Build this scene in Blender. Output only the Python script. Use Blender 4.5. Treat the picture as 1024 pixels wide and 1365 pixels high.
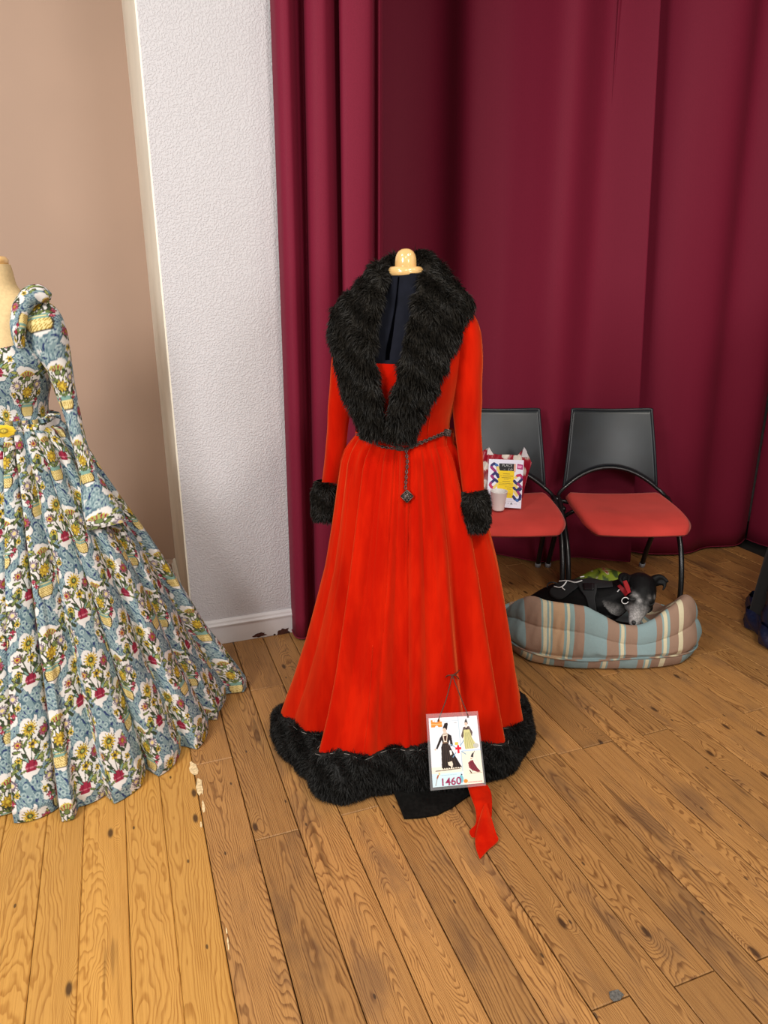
import bpy, bmesh, math, random
import numpy as np
from mathutils import Vector, Matrix
from mathutils.bvhtree import BVHTree
random.seed(7); RNG = np.random.default_rng(7)
for o in list(bpy.data.objects): bpy.data.objects.remove(o)
SC = bpy.context.scene
COL = SC.collection

# ------------------------------------------------------------------ camera
CAM_H, PITCH, FPX = 1.45, math.radians(17.9), 950.0
cam = bpy.data.objects.new('camera', bpy.data.cameras.new('camera'))
cam.data.sensor_fit = 'VERTICAL'; cam.data.sensor_height = 36.0
cam.data.lens = FPX / 1365 * 36; cam.data.clip_start = 0.05
cam.location = (0, 0, CAM_H); cam.rotation_euler = (math.pi/2 - PITCH, 0, 0)
COL.objects.link(cam); SC.camera = cam
# ------------------------------------------------------------------ world, light, exposure
SC.view_settings.view_transform = 'Standard'; SC.view_settings.look = 'None'
SC.view_settings.gamma = 1.0; SC.view_settings.use_curve_mapping = False
SC.view_settings.exposure = 0.0
W = bpy.data.worlds.new('room_ambience'); SC.world = W; W.use_nodes = True
W.node_tree.nodes['Background'].inputs[0].default_value = (1.0, 0.97, 0.93, 1)
W.node_tree.nodes['Background'].inputs[1].default_value = 0.20
def area(name, loc, target, size, power, color):
    l = bpy.data.lights.new(name, 'AREA'); l.shape = 'RECTANGLE'; l.size, l.size_y = size
    l.energy = power; l.color = color
    o = bpy.data.objects.new(name, l); COL.objects.link(o); o.location = loc
    o.rotation_euler = (Vector(target) - Vector(loc)).to_track_quat('-Z', 'Y').to_euler()
    return o
WARM = (1.0, 0.93, 0.83)
area('ceiling_light_panel', (-1.5, 0.9, 3.2), (-1.2, 1.6, 0.4), (0.5, 0.5), 26, WARM)
area('ceiling_light_panel', (1.1, 0.4, 3.3), (1.0, 0.9, 0), (0.5, 0.5), 44, WARM)
area('ceiling_light_panel', (0.1, -1.3, 3.3), (0.1, 0.4, 0.2), (0.8, 0.8), 32, WARM)
area('ceiling_light_panel', (1.9, 1.3, 3.3), (1.8, 2.0, 0), (0.6, 0.6), 12, WARM)
area('window_daylight', (2.3, -2.0, 2.1), (0.8, 2.8, 1.1), (0.9, 1.2), 48, (1.0, 0.98, 0.96))
area('window_daylight', (-2.0, -0.8, 2.2), (0.7, 2.9, 1.2), (0.9, 1.2), 98, (1.0, 0.98, 0.96))

# ------------------------------------------------------------------ helpers
def ray(px, py):
    xc, yc = (px-512)/FPX, -(py-682.5)/FPX
    c, s = math.cos(PITCH), math.sin(PITCH)
    return np.array([xc, c + yc*s, -s + yc*c])
def gr(px, py, z=0.0):
    d = ray(px, py); return np.array([0, 0, CAM_H]) + d*((z-CAM_H)/d[2])
def at(px, py, Y):
    d = ray(px, py); return np.array([0, 0, CAM_H]) + d*(Y/d[1])
def at_plane(px, py, p0, n):
    d = ray(px, py); o = np.array([0, 0, CAM_H])
    return o + d*(np.dot(np.array(p0)-o, n)/np.dot(d, n))
def tag(o, label=None, cat=None, group=None, kind=None):
    if label: o['label'] = label
    if cat: o['category'] = cat
    if group: o['group'] = group
    if kind: o['kind'] = kind
    return o
def thing(name, loc, label, cat, group=None):
    o = bpy.data.objects.new(name, None); COL.objects.link(o); o.location = loc
    o.empty_display_size = 0.1
    return tag(o, label, cat, group)
def root_loc(o):
    l = Vector((0, 0, 0))
    while o is not None: l += o.location; o = o.parent
    return l
def build(name, V, Fs, m, parent=None, smooth=True, cols=None, origin=None):
    """verts in WORLD coordinates; Fs = list of faces or list of int arrays (n,3)/(n,4)"""
    V = np.asarray(V, dtype=np.float64).reshape(-1, 3)
    off = np.array(root_loc(parent)) if parent is not None else np.zeros(3)
    oo = np.zeros(3) if origin is None else np.asarray(origin, float) - off
    me = bpy.data.meshes.new(name)
    arrs = [np.asarray(a) for a in Fs] if (len(Fs) and isinstance(Fs[0], np.ndarray)) else None
    if arrs is None:
        tot = np.array([len(f) for f in Fs], dtype=np.int32)
        idx = np.fromiter((i for f in Fs for i in f), dtype=np.int32)
    else:
        arrs = [a for a in arrs if len(a)]
        tot = np.concatenate([np.full(len(a), a.shape[1], np.int32) for a in arrs])
        idx = np.concatenate([a.astype(np.int32).ravel() for a in arrs])
    me.vertices.add(len(V)); me.vertices.foreach_set('co', (V - off - oo).ravel().astype(np.float32))
    me.loops.add(len(idx)); me.loops.foreach_set('vertex_index', idx)
    me.polygons.add(len(tot))
    start = np.zeros(len(tot), np.int32); start[1:] = np.cumsum(tot)[:-1]
    me.polygons.foreach_set('loop_start', start); me.polygons.foreach_set('loop_total', tot)
    me.update(calc_edges=True); me.validate()
    me.polygons.foreach_set('use_smooth', np.full(len(me.polygons), smooth))
    if cols is not None:
        a = me.attributes.new('Col', 'FLOAT_COLOR', 'POINT')
        c4 = np.ones((len(V), 4), np.float32); c4[:, :3] = cols
        a.data.foreach_set('color', c4.ravel())
    me.materials.append(m)
    o = bpy.data.objects.new(name, me); COL.objects.link(o)
    if parent is not None: o.parent = parent
    o.location = oo
    return o
class MB:
    def __init__(s): s.V = []; s.F = []; s.n = 0
    def add(s, V, F):
        V = np.asarray(V, float).reshape(-1, 3); b = s.n; s.V.append(V); s.n += len(V)
        for f in F: s.F.append([int(i)+b for i in f])
        return s
    def build(s, name, m, parent=None, smooth=True, cols=None, origin=None):
        return build(name, np.concatenate(s.V), s.F, m, parent, smooth, cols, origin)
def grid_faces(nr, nc, closed=False):
    r = np.arange(nr-1)[:, None]; c = np.arange(nc if closed else nc-1)[None, :]
    c2 = (c+1) % nc
    return np.stack([r*nc+c, r*nc+c2, (r+1)*nc+c2, (r+1)*nc+c], -1).reshape(-1, 4)
def cr(P, n):
    """Catmull-Rom resample of rows of P to n rows"""
    P = np.asarray(P, float); k = len(P)
    t = np.linspace(0, k-1, n); i = np.minimum(t.astype(int), k-2); f = (t-i)[:, None]
    g = lambda j: P[np.clip(j, 0, k-1)]
    p0, p1, p2, p3 = g(i-1), g(i), g(i+1), g(i+2)
    return 0.5*((2*p1)+(-p0+p2)*f+(2*p0-5*p1+4*p2-p3)*f*f+(-p0+3*p1-3*p2+p3)*f**3)
def nrm(v): return v/np.maximum(np.linalg.norm(v, axis=-1, keepdims=True), 1e-9)
def tube(P, R, n=10, caps=True, closed=False):
    P = np.asarray(P, float); R = np.broadcast_to(np.asarray(R, float), (len(P),))
    if closed: T = nrm(np.roll(P, -1, 0)-np.roll(P, 1, 0))
    else: T = nrm(np.gradient(P, axis=0))
    u = np.cross(T[0], [0, 0, 1.0]);
    if np.linalg.norm(u) < 1e-3: u = np.array([1.0, 0, 0])
    u = u/np.linalg.norm(u); V = []
    a = np.linspace(0, 2*np.pi, n, endpoint=False)
    for p, t, r in zip(P, T, R):
        u = u - t*np.dot(u, t); u = u/np.linalg.norm(u); w = np.cross(t, u)
        V.append(p + r*(np.cos(a)[:, None]*u + np.sin(a)[:, None]*w))
    V = np.concatenate(V); k = len(P)
    F = [list(f) for f in grid_faces(k, n, True)]
    if closed: F += [[(k-1)*n+i, (k-1)*n+(i+1) % n, (i+1) % n, i] for i in range(n)]
    elif caps: F += [list(range(n))[::-1], list(range((k-1)*n, k*n))]
    return V, F
def lathe(prof, n=32, c=(0, 0, 0)):
    a = np.linspace(0, 2*np.pi, n, endpoint=False)
    V = np.concatenate([np.stack([r*np.cos(a), r*np.sin(a), np.full(n, z)], -1) for r, z in prof]) + np.array(c)
    F = [list(f) for f in grid_faces(len(prof), n, True)]
    F += [list(range(n))[::-1], list(range((len(prof)-1)*n, len(prof)*n))]
    return V, F
def box(c, s, ax=None):
    c = np.array(c, float); s = np.array(s, float)/2
    A = np.eye(3) if ax is None else np.array(ax, float)
    V = [c + A[0]*s[0]*i + A[1]*s[1]*j + A[2]*s[2]*k for i in (-1, 1) for j in (-1, 1) for k in (-1, 1)]
    return V, [[0, 1, 3, 2], [4, 6, 7, 5], [0, 4, 5, 1], [2, 3, 7, 6], [0, 2, 6, 4], [1, 5, 7, 3]]
def prism(poly, n, th):
    """flat polygon (list of 3D pts) thickened along n by th, both ways"""
    P = np.array(poly, float); n = np.array(n, float); n = n/np.linalg.norm(n); k = len(P)
    V = np.concatenate([P+n*th/2, P-n*th/2])
    F = [list(range(k)), list(range(k, 2*k))[::-1]] + [[i, i+k, (i+1) % k+k, (i+1) % k] for i in range(k)]
    return V, F
def bvh(o):
    M = o.matrix_basis.copy(); p = o.parent
    off = root_loc(o)
    vs = [Vector(v.co)+off for v in o.data.vertices]
    return BVHTree.FromPolygons(vs, [tuple(p.vertices) for p in o.data.polygons])
def cast(b, px, py, off=0.0, fallback=None):
    d = Vector(ray(px, py)).normalized()
    h = b.ray_cast(Vector((0, 0, CAM_H)), d)
    if h[0] is None: return None if fallback is None else at(px, py, fallback)
    n = h[1] if h[1].dot(d) < 0 else -h[1]
    return np.array(h[0] + n*off)
def fur(V, F4, count, length, lean, jit=0.5, width=0.0011, rng=RNG):
    """strands on quads: returns verts, tris"""
    V = np.asarray(V); F4 = np.asarray(F4)
    a, b, c, d = (V[F4[:, i]] for i in range(4))
    N = np.cross(c-a, d-b); ar = np.linalg.norm(N, axis=1)
    pick = rng.choice(len(F4), count, p=ar/ar.sum()); N = nrm(N)[pick]
    s, t = rng.random((2, count, 1))
    P = (a[pick]*(1-s)+b[pick]*s)*(1-t)+(d[pick]*(1-s)+c[pick]*s)*t
    L = length*(0.6+0.6*rng.random((count, 1)))
    # clumping: low-frequency direction field
    cl = np.stack([np.sin(P[:, 0]*90+P[:, 2]*60+1), np.sin(P[:, 1]*80-P[:, 2]*85+2), np.sin(P[:, 2]*95+P[:, 0]*70)], -1)
    D = nrm(N*0.75 + np.asarray(lean) + 0.42*cl + jit*0.6*rng.normal(size=(count, 3)))
    D2 = nrm(D + np.asarray(lean)*0.9)
    S = nrm(np.cross(D, rng.normal(size=(count, 3))))*width
    mid = P+D*L*0.55; tip = mid+D2*L*0.45
    VV = np.stack([P-S, P+S, mid+S*0.7, mid-S*0.7, tip], 1).reshape(-1, 3)
    k = np.arange(count)*5
    Q = np.stack([k, k+1, k+2, k+3], -1); T = np.stack([k+3, k+2, k+4], -1)
    return VV, Q, T
def fur_obj(name, V, F, m, parent, count, length, lean, **kw):
    q = np.array([f for f in F if len(f) == 4])
    fv, Q, T = fur(V, q, count, length, lean, **kw)
    n = len(V)
    return build(name, np.concatenate([V, fv]), [q, Q+n, T+n], m, parent)
def outward(V, Fq, C):
    a, b, c, d = (V[Fq[:, i]] for i in range(4)); N = np.cross(c-a, d-b); m_ = (a+c)/2-C[Fq[:, 0]]
    fl = np.sum(N*m_, -1) < 0; Fq = Fq.copy(); Fq[fl] = Fq[fl][:, ::-1]; return Fq
def inpoly(x, y, poly):
    r = np.zeros(x.shape, bool); k = len(poly)
    for i in range(k):
        x1, y1 = poly[i]; x2, y2 = poly[(i+1) % k]
        if y1 == y2: continue
        c = ((y1 > y) != (y2 > y)) & (x < (x2-x1)*(y-y1)/(y2-y1)+x1); r ^= c
    return r
def seg(x, y, x1, y1, x2, y2):
    dx, dy = x2-x1, y2-y1
    t = np.clip(((x-x1)*dx+(y-y1)*dy)/(dx*dx+dy*dy), 0, 1)
    return np.hypot(x-x1-t*dx, y-y1-t*dy)
def lin(r, g, b):
    f = lambda c: (c/255/12.92) if c/255 <= 0.04045 else ((c/255+0.055)/1.055)**2.4
    return (f(r), f(g), f(b))

# ------------------------------------------------------------------ materials
class NT:
    def __init__(s, name):
        s.m = bpy.data.materials.new(name); s.m.use_nodes = True
        s.t = s.m.node_tree; s.b = s.t.nodes['Principled BSDF']
    def n(s, kind, **kw):
        x = s.t.nodes.new(kind)
        for k, v in kw.items(): setattr(x, k, v)
        return x
    def link(s, a, b): s.t.links.new(a, b)
    def put(s, sock, v):
        if hasattr(v, 'is_output'): s.link(v, sock)
        else: sock.default_value = v
    def math(s, op, a, b=0.0, c=None):
        x = s.n('ShaderNodeMath', operation=op); s.put(x.inputs[0], a); s.put(x.inputs[1], b)
        if c is not None: s.put(x.inputs[2], c)
        return x.outputs[0]
    def vmul(s, v, k):
        x = s.n('ShaderNodeVectorMath', operation='MULTIPLY'); s.put(x.inputs[0], v); x.inputs[1].default_value = k
        return x.outputs[0]
    def vadd(s, v, k):
        x = s.n('ShaderNodeVectorMath', operation='ADD'); s.put(x.inputs[0], v); s.put(x.inputs[1], k)
        return x.outputs[0]
    def noise(s, v, scale, detail=2.0, rough=0.5):
        x = s.n('ShaderNodeTexNoise'); s.put(x.inputs['Vector'], v)
        x.inputs['Scale'].default_value = scale; x.inputs['Detail'].default_value = detail; x.inputs['Roughness'].default_value = rough
        return x.outputs[0]
    def mix(s, f, a, b, blend='MIX'):
        x = s.n('ShaderNodeMix', data_type='RGBA', blend_type=blend)
        s.put(x.inputs[0], f)
        for i, v in ((6, a), (7, b)):
            s.put(x.inputs[i], v if hasattr(v, 'is_output') else (*v, 1))
        return x.outputs[2]
    def rng(s, v, a, b, c=0.0, d=1.0):
        x = s.n('ShaderNodeMapRange', interpolation_type='SMOOTHSTEP'); s.put(x.inputs[0], v)
        for i, k in enumerate((a, b, c, d)): x.inputs[i+1].default_value = k
        return x.outputs[0]
    def rng_lin(s, v, a, b, c=0.0, d=1.0):
        x = s.n('ShaderNodeMapRange'); s.put(x.inputs[0], v)
        for i, k in enumerate((a, b, c, d)): x.inputs[i+1].default_value = k
        return x.outputs[0]
    def bump(s, h, strength=0.3, dist=0.002):
        x = s.n('ShaderNodeBump'); x.inputs['Strength'].default_value = strength; x.inputs['Distance'].default_value = dist
        s.put(x.inputs['Height'], h); s.link(x.outputs[0], s.b.inputs['Normal'])
    def obj(s): return s.n('ShaderNodeTexCoord').outputs['Object']
    def geo(s): return s.n('ShaderNodeNewGeometry').outputs['Position']
def plain(name, col, rough=0.5, var=0.12, scale=20, bump=0.0, bscale=200, metal=0.0, sheen=0.0, tint=(1, 1, 1), srough=0.4, spec=0.5, vcol=False, coat=0.0):
    g = NT(name); v = g.obj()
    if vcol:
        a = g.n('ShaderNodeAttribute', attribute_name='Col'); base = a.outputs['Color']
    else: base = g.mix(0.0, col, col)
    nz = g.noise(v, scale, 3)
    f = g.rng(nz, 0.3, 0.7, 1-var, 1+var)
    c = g.n('ShaderNodeCombineColor')
    for i in range(3): g.link(f, c.inputs[i])
    g.link(g.mix(1.0, base, c.outputs[0], 'MULTIPLY'), g.b.inputs['Base Color'])
    g.b.inputs['Roughness'].default_value = rough; g.b.inputs['Metallic'].default_value = metal
    g.b.inputs['Specular IOR Level'].default_value = spec
    g.b.inputs['Sheen Weight'].default_value = sheen; g.b.inputs['Sheen Tint'].default_value = (*tint, 1)
    g.b.inputs['Sheen Roughness'].default_value = srough; g.b.inputs['Coat Weight'].default_value = coat
    if bump: g.bump(g.noise(v, bscale, 3, 0.6), bump, 0.002)
    return g.m
def wood(name, light, dark, base_var, dirt, rough):
    g = NT(name); ob = g.obj()
    oi = g.n('ShaderNodeObjectInfo'); rnd = oi.outputs['Random']
    off = g.n('ShaderNodeCombineXYZ'); g.link(g.math('MULTIPLY', rnd, 37.0), off.inputs[0]); g.link(g.math('MULTIPLY', rnd, 91.0), off.inputs[1])
    g.link(g.math('MULTIPLY', rnd, 13.0), off.inputs[2])
    co = g.vadd(ob, off.outputs[0])
    # knots
    vo = g.n('ShaderNodeTexVoronoi', voronoi_dimensions='2D'); g.link(g.vmul(co, (12.0, 4.6, 1)), vo.inputs['Vector']); vo.inputs['Scale'].default_value = 1.0
    sel = g.n('ShaderNodeSeparateColor'); g.link(vo.outputs['Color'], sel.inputs[0])
    on = g.math('GREATER_THAN', sel.outputs[0], 0.86)
    kd = vo.outputs['Distance']
    bulge = g.math('MULTIPLY', g.rng(kd, 0.0, 0.45, 1.0, 0.0), on)
    # growth rings cut flat: contour lines of a stretched field, bent round the knots
    h = g.noise(g.vmul(co, (8.0, 0.60, 3.0)), 1.0, 1.0, 0.4)
    wob = g.noise(g.vmul(co, (26.0, 9.0, 3.0)), 1.0, 2.0, 0.5)
    xs = g.n('ShaderNodeSeparateXYZ'); g.link(co, xs.inputs[0])
    h2 = g.math('ADD', g.math('ADD', h, g.math('MULTIPLY', wob, 0.055)), g.math('MULTIPLY', bulge, 0.10))
    h3 = g.math('ADD', h2, g.math('MULTIPLY', xs.outputs[0], 1.6))
    saw = g.math('FRACT', g.math('MULTIPLY', h3, g.rng_lin(g.math('FRACT', g.math('MULTIPLY', rnd, 3.77)), 0.0, 1.0, 48.0, 120.0)))
    late = g.math('MULTIPLY', g.rng(saw, 0.42, 0.86), g.rng(saw, 1.0, 0.90))
    fine = g.noise(g.vmul(co, (330.0, 7.0, 3.0)), 1.0, 3.0, 0.6)
    sat = g.math('ADD', g.math('MULTIPLY', late, 0.60), g.math('MULTIPLY', g.rng(fine, 0.42, 0.72), 0.40))
    c1 = g.mix(sat, light, dark)
    # resin streaks
    stz = g.noise(g.vmul(co, (24.0, 1.9, 3.0)), 1.0, 2.0, 0.55)
    c1b = g.mix(g.rng(stz, 0.66, 0.72, 0, 0.5), c1, tuple(k*0.42 for k in dark))
    wornz = g.noise(g.vmul(co, (9.0, 3.5, 1.0)), 1.0, 4.0, 0.6)
    c2 = g.mix(g.rng(wornz, 0.50, 0.72, 0, dirt), c1b, tuple(k*0.5+0.02 for k in dark))
    core = g.math('MULTIPLY', g.rng(kd, 0.045, 0.12, 1.0, 0.0), on)
    c3 = g.mix(g.math('MULTIPLY', core, 0.88), c2, (0.035, 0.014, 0.006))
    # nail holes and specks
    v2 = g.n('ShaderNodeTexVoronoi', voronoi_dimensions='2D'); g.link(g.vmul(co, (26.0, 11.0, 1)), v2.inputs['Vector']); v2.inputs['Scale'].default_value = 1.0
    s2 = g.n('ShaderNodeSeparateColor'); g.link(v2.outputs['Color'], s2.inputs[0])
    sp = g.math('MULTIPLY', g.rng(v2.outputs['Distance'], 0.05, 0.10, 1, 0), g.math('GREATER_THAN', s2.outputs[1], 0.955))
    c4 = g.mix(g.math('MULTIPLY', sp, 0.8), c3, (0.03, 0.017, 0.01))
    # per-board tone
    tone = g.rng(g.math('FRACT', g.math('MULTIPLY', rnd, 7.31)), 0, 1, 1-base_var, 1+base_var)
    cc = g.n('ShaderNodeCombineColor')
    g.link(tone, cc.inputs[0]); g.link(tone, cc.inputs[1]); g.link(g.math('MULTIPLY', tone, 0.97), cc.inputs[2])
    g.link(g.mix(1.0, c4, cc.outputs[0], 'MULTIPLY'), g.b.inputs['Base Color'])
    g.link(g.rng(wornz, 0.3, 0.7, rough, rough+0.16), g.b.inputs['Roughness'])
    g.b.inputs['Specular IOR Level'].default_value = 0.4
    g.bump(g.math('SUBTRACT', g.math('MULTIPLY', fine, 0.4), g.math('MULTIPLY', late, 0.35)), 0.25, 0.0015)
    return g.m
M = {}
M['wood_old'] = wood('old_pine_boards', (0.42, 0.210, 0.068), (0.125, 0.046, 0.012), 0.16, 0.48, 0.40)
M['wood_new'] = wood('honey_pine_boards', (0.57, 0.295, 0.072), (0.33, 0.135, 0.022), 0.07, 0.12, 0.34)
M['gap'] = plain('dark_floor_gap', (0.012, 0.008, 0.006), 0.9)
M['tan'] = plain('tan_wall_paint', lin(176, 146, 126), 0.65, 0.04, 1.5, 0.08, 60)
M['cream'] = plain('cream_gloss_paint', lin(242, 234, 216), 0.45, 0.05, 5, 0.06, 40)
M['white_paint'] = plain('white_skirting_paint', lin(214, 211, 212), 0.42, 0.05, 8, 0.05, 50)
M['scuff'] = plain('pale_paint_scuff', lin(222, 196, 150), 0.7, 0.25, 120)
M['filler'] = plain('grey_knot_filler', (0.10, 0.095, 0.085), 0.7, 0.4, 200)
M['chip'] = plain('bare_brown_wood_chip', (0.06, 0.015, 0.008), 0.8, 0.4, 90)
M['wall_white'] = plain('plain_wall_paint', (0.6, 0.58, 0.55), 0.7)
def roughcast():
    g = NT('roughcast_lavender_white'); v = g.geo()
    big = g.noise(v, 1.4, 2)
    g.link(g.mix(big, lin(197, 192, 194), lin(206, 204, 207)), g.b.inputs['Base Color'])
    g.b.inputs['Roughness'].default_value = 0.75
    a = g.noise(v, 150, 2, 0.5); w = g.n('ShaderNodeTexVoronoi', feature='SMOOTH_F1'); g.link(v, w.inputs['Vector']); w.inputs['Scale'].default_value = 170
    g.bump(g.math('ADD', g.rng(a, 0.42, 0.62), g.math('MULTIPLY', w.outputs['Distance'], -0.5)), 0.55, 0.0028)
    return g.m
M['roughcast'] = roughcast()
def curtain_mat(name, col, hi):
    g = NT(name); v = g.geo()
    wv = g.noise(g.vmul(v, (900, 900, 260)), 1.0, 1)
    g.link(g.mix(g.rng(wv, 0.3, 0.7), col, tuple(k*1.18 for k in col)), g.b.inputs['Base Color'])
    g.b.inputs['Roughness'].default_value = 0.6; g.b.inputs['Specular IOR Level'].default_value = 0.10
    g.b.inputs['Sheen Weight'].default_value = 0.03; g.b.inputs['Sheen Tint'].default_value = (*hi, 1); g.b.inputs['Sheen Roughness'].default_value = 0.5
    g.bump(wv, 0.12, 0.0006)
    return g.m
M['curtain'] = curtain_mat('burgundy_stage_curtain', (0.160, 0.0105, 0.0285), (1.0, 0.35, 0.42))
def velvet_mat():
    g = NT('orange_red_velvet'); v = g.geo()
    nap = g.noise(g.vmul(v, (16, 16, 3.0)), 1.0, 3, 0.6)
    g.link(g.mix(g.rng(nap, 0.35, 0.68), (0.40, 0.0045, 0.0005), (0.53, 0.0105, 0.0012)), g.b.inputs['Base Color'])
    g.b.inputs['Roughness'].default_value = 0.9; g.b.inputs['Specular IOR Level'].default_value = 0.03
    g.b.inputs['Sheen Weight'].default_value = 1.0; g.b.inputs['Sheen Tint'].default_value = (1.0, 0.24, 0.07, 1); g.b.inputs['Sheen Roughness'].default_value = 0.42
    g.bump(g.noise(v, 260, 3, 0.6), 0.10, 0.001)
    return g.m
M['velvet'] = velvet_mat()
M['fur'] = plain('black_brown_faux_fur', (0.0085, 0.0066, 0.0044), 0.55, 0.5, 60, sheen=0.0, spec=0.26)
M['fur_dark'] = plain('black_hem_fur', (0.0065, 0.006, 0.0052), 0.6, 0.4, 60, spec=0.25)
M['lining'] = plain('black_hem_lining_cloth', (0.006, 0.0055, 0.005), 0.85, 0.3, 80, 0.2, 500, spec=0.08)
M['thread'] = plain('pale_basting_thread', (0.25, 0.24, 0.22), 0.7)
M['navy'] = plain('navy_jersey_form_cover', (0.0055, 0.0062, 0.0115), 0.9, 0.15, 40, 0.05, 600, sheen=0.04, tint=(0.5, 0.6, 1), spec=0.15)
M['blackgap'] = plain('black_seam_tape', (0.0006, 0.0006, 0.001), 0.95, spec=0.0)
M['beech'] = plain('varnished_beech', (0.72, 0.44, 0.17), 0.22, 0.10, 30, coat=0.6)
M['pewter'] = plain('aged_bronze_chain', (0.11, 0.085, 0.075), 0.42, 0.4, 200, metal=0.75)
M['steel'] = plain('grey_steel', (0.35, 0.35, 0.36), 0.35, metal=0.9)
M['floral'] = plain('floral_print_cotton', (1, 1, 1), 0.8, 0.03, 30, 0.05, 700, vcol=True, spec=0.2)
M['linen'] = plain('beige_linen_form', lin(205, 178, 132), 0.85, 0.06, 120, 0.15, 700, spec=0.2)
M['plastic'] = plain('black_chair_plastic', (0.0075, 0.0115, 0.0155), 0.36, 0.35, 9, 0.04, 500, spec=0.6)
M['tube'] = plain('black_powder_coated_tube', (0.008, 0.008, 0.009), 0.28, 0.1, 20, spec=0.6)
M['footcap'] = plain('grey_plastic_foot', (0.30, 0.30, 0.31), 0.5)
M['seat'] = plain('coral_red_seat_fabric', (0.56, 0.052, 0.04), 0.85, 0.07, 8, 0.15, 900, sheen=0.25, tint=(1, 0.5, 0.45), spec=0.2)
M['print'] = plain('printed_colours', (1, 1, 1), 0.55, 0.0, 5, vcol=True, spec=0.3)
M['paper'] = plain('white_paper', (0.80, 0.80, 0.84), 0.6, 0.02)
M['ink'] = plain('plum_red_ink', lin(160, 40, 90), 0.6)
M['ink_white'] = plain('white_ink', (0.42, 0.42, 0.42), 0.6)
M['ink_black'] = plain('black_ink', (0.02, 0.02, 0.02), 0.6)
M['cup'] = plain('white_paper_cup', (0.78, 0.74, 0.72), 0.5, 0.03, spec=0.4)
M['cord'] = plain('brown_cord', (0.07, 0.022, 0.010), 0.8, 0.3, 300)
M['bag'] = plain('polka_dot_carrier_bag', (1, 1, 1), 0.35, 0.06, 30, vcol=True)
M['bedcloth'] = plain('striped_bed_cotton', (1, 1, 1), 0.85, 0.05, 60, 0.12, 700, vcol=True, spec=0.2)
M['dogcoat'] = plain('short_dog_coat', (1, 1, 1), 0.5, 0.3, 150, 0.5, 350, vcol=True, spec=0.16)
M['webbing'] = plain('black_harness_webbing', (0.0085, 0.009, 0.0105), 0.75, 0.15, 60, 0.25, 900)
M['reflective'] = plain('pale_reflective_piping', (0.72, 0.72, 0.72), 0.5, 0.05)
M['collar'] = plain('red_dog_collar', (0.36, 0.012, 0.018), 0.55, 0.1)
M['greenbag'] = plain('green_patterned_cloth', (1, 1, 1), 0.6, 0.1, 30, vcol=True)
M['navy_satin'] = plain('navy_satin', (0.0045, 0.008, 0.030), 0.32, 0.15, 20, spec=0.6)
M['black_velvet'] = plain('black_velvet', (0.003, 0.003, 0.004), 0.9, 0.2, 20, sheen=0.05)
def film():
    g = NT('clear_laminate_film'); v = g.obj()
    g.b.inputs['Base Color'].default_value = (0.9, 0.9, 0.92, 1)
    g.b.inputs['Roughness'].default_value = 0.12; g.b.inputs['Alpha'].default_value = 0.10
    g.b.inputs['Specular IOR Level'].default_value = 0.7
    g.bump(g.noise(v, 30, 1), 0.05, 0.001)
    return g.m
M['film'] = film()

# ================================================================== SETTING
PD = np.array([-0.3475, 0.9377, 0.0]); QD = np.array([0.9377, 0.3475, 0.0])   # along / across the boards
def room(p, q, z=0.0): return PD*p + QD*q + np.array([0, 0, z])
# ---- floor: a dark bed carrying every board as its own piece
V, Fc = box(room(2.2, 1.2, -0.045), (5.2, 6.6, 0.04), (QD, PD, (0, 0, 1)))
floor = build('floor', V, Fc, M['gap'], smooth=False); tag(floor, kind='structure')
floor['label'] = 'old pine plank floor, honey coloured boards at left and worn boards at right'
QS = [-0.97, -0.86, -0.75, -0.64, -0.53, -0.43, -0.321, -0.222, -0.112, -0.011, 0.092, 0.216, 0.34, 0.466, 0.581, 0.69, 0.789, 0.886,
      0.989, 1.101, 1.204, 1.298, 1.417, 1.529, 1.635, 1.735, 1.845, 1.95, 2.06, 2.165, 2.27, 2.38, 2.485, 2.59, 2.70, 2.81, 2.92, 3.03, 3.14, 3.25]
JOINTS = {10: [1.98], 11: [1.598], 13: [1.609], 16: [0.879], 18: [0.862], 20: [0.847, 1.63], 19: [1.638, 2.4], 21: [1.63, 2.73], 23: [1.62, 2.73], 25: [1.61, 2.7],
          27: [1.60, 2.73], 12: [2.35], 14: [2.0], 15: [2.36], 17: [1.98, 2.73], 22: [0.86, 2.36], 24: [0.87, 1.98, 3.1], 26: [2.36, 3.1], 28: [1.98, 2.73]}
def plank(q0, q1, p0, p1, m):
    w, L = q1-q0-(0.0011 if m is M['wood_new'] else 0.0028), p1-p0-0.0025
    b = 0.0022; zt = random.uniform(-0.0008, 0.0008)
    hw, hl = w/2, L/2
    V = [(-hw, -hl, -0.022), (hw, -hl, -0.022), (hw, hl, -0.022), (-hw, hl, -0.022),
         (-hw, -hl, zt-b), (hw, -hl, zt-b), (hw, hl, zt-b), (-hw, hl, zt-b),
         (-hw+b, -hl+b, zt), (hw-b, -hl+b, zt), (hw-b, hl-b, zt), (-hw+b, hl-b, zt)]
    Fq = []
    for k in (0, 4):
        for i in range(4): Fq.append([k+i, k+(i+1) % 4, k+4+(i+1) % 4, k+4+i])
    Fq.append([8, 9, 10, 11])
    me = bpy.data.meshes.new('plank'); me.from_pydata(V, [], Fq); me.materials.append(m)
    o = bpy.data.objects.new('plank', me); COL.objects.link(o); o.parent = floor
    c = room((p0+p1)/2, (q0+q1)/2); o.location = c
    o.rotation_euler = (0, 0, math.atan2(PD[1], PD[0]) - math.pi/2 + random.uniform(-0.0006, 0.0006))
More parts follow.
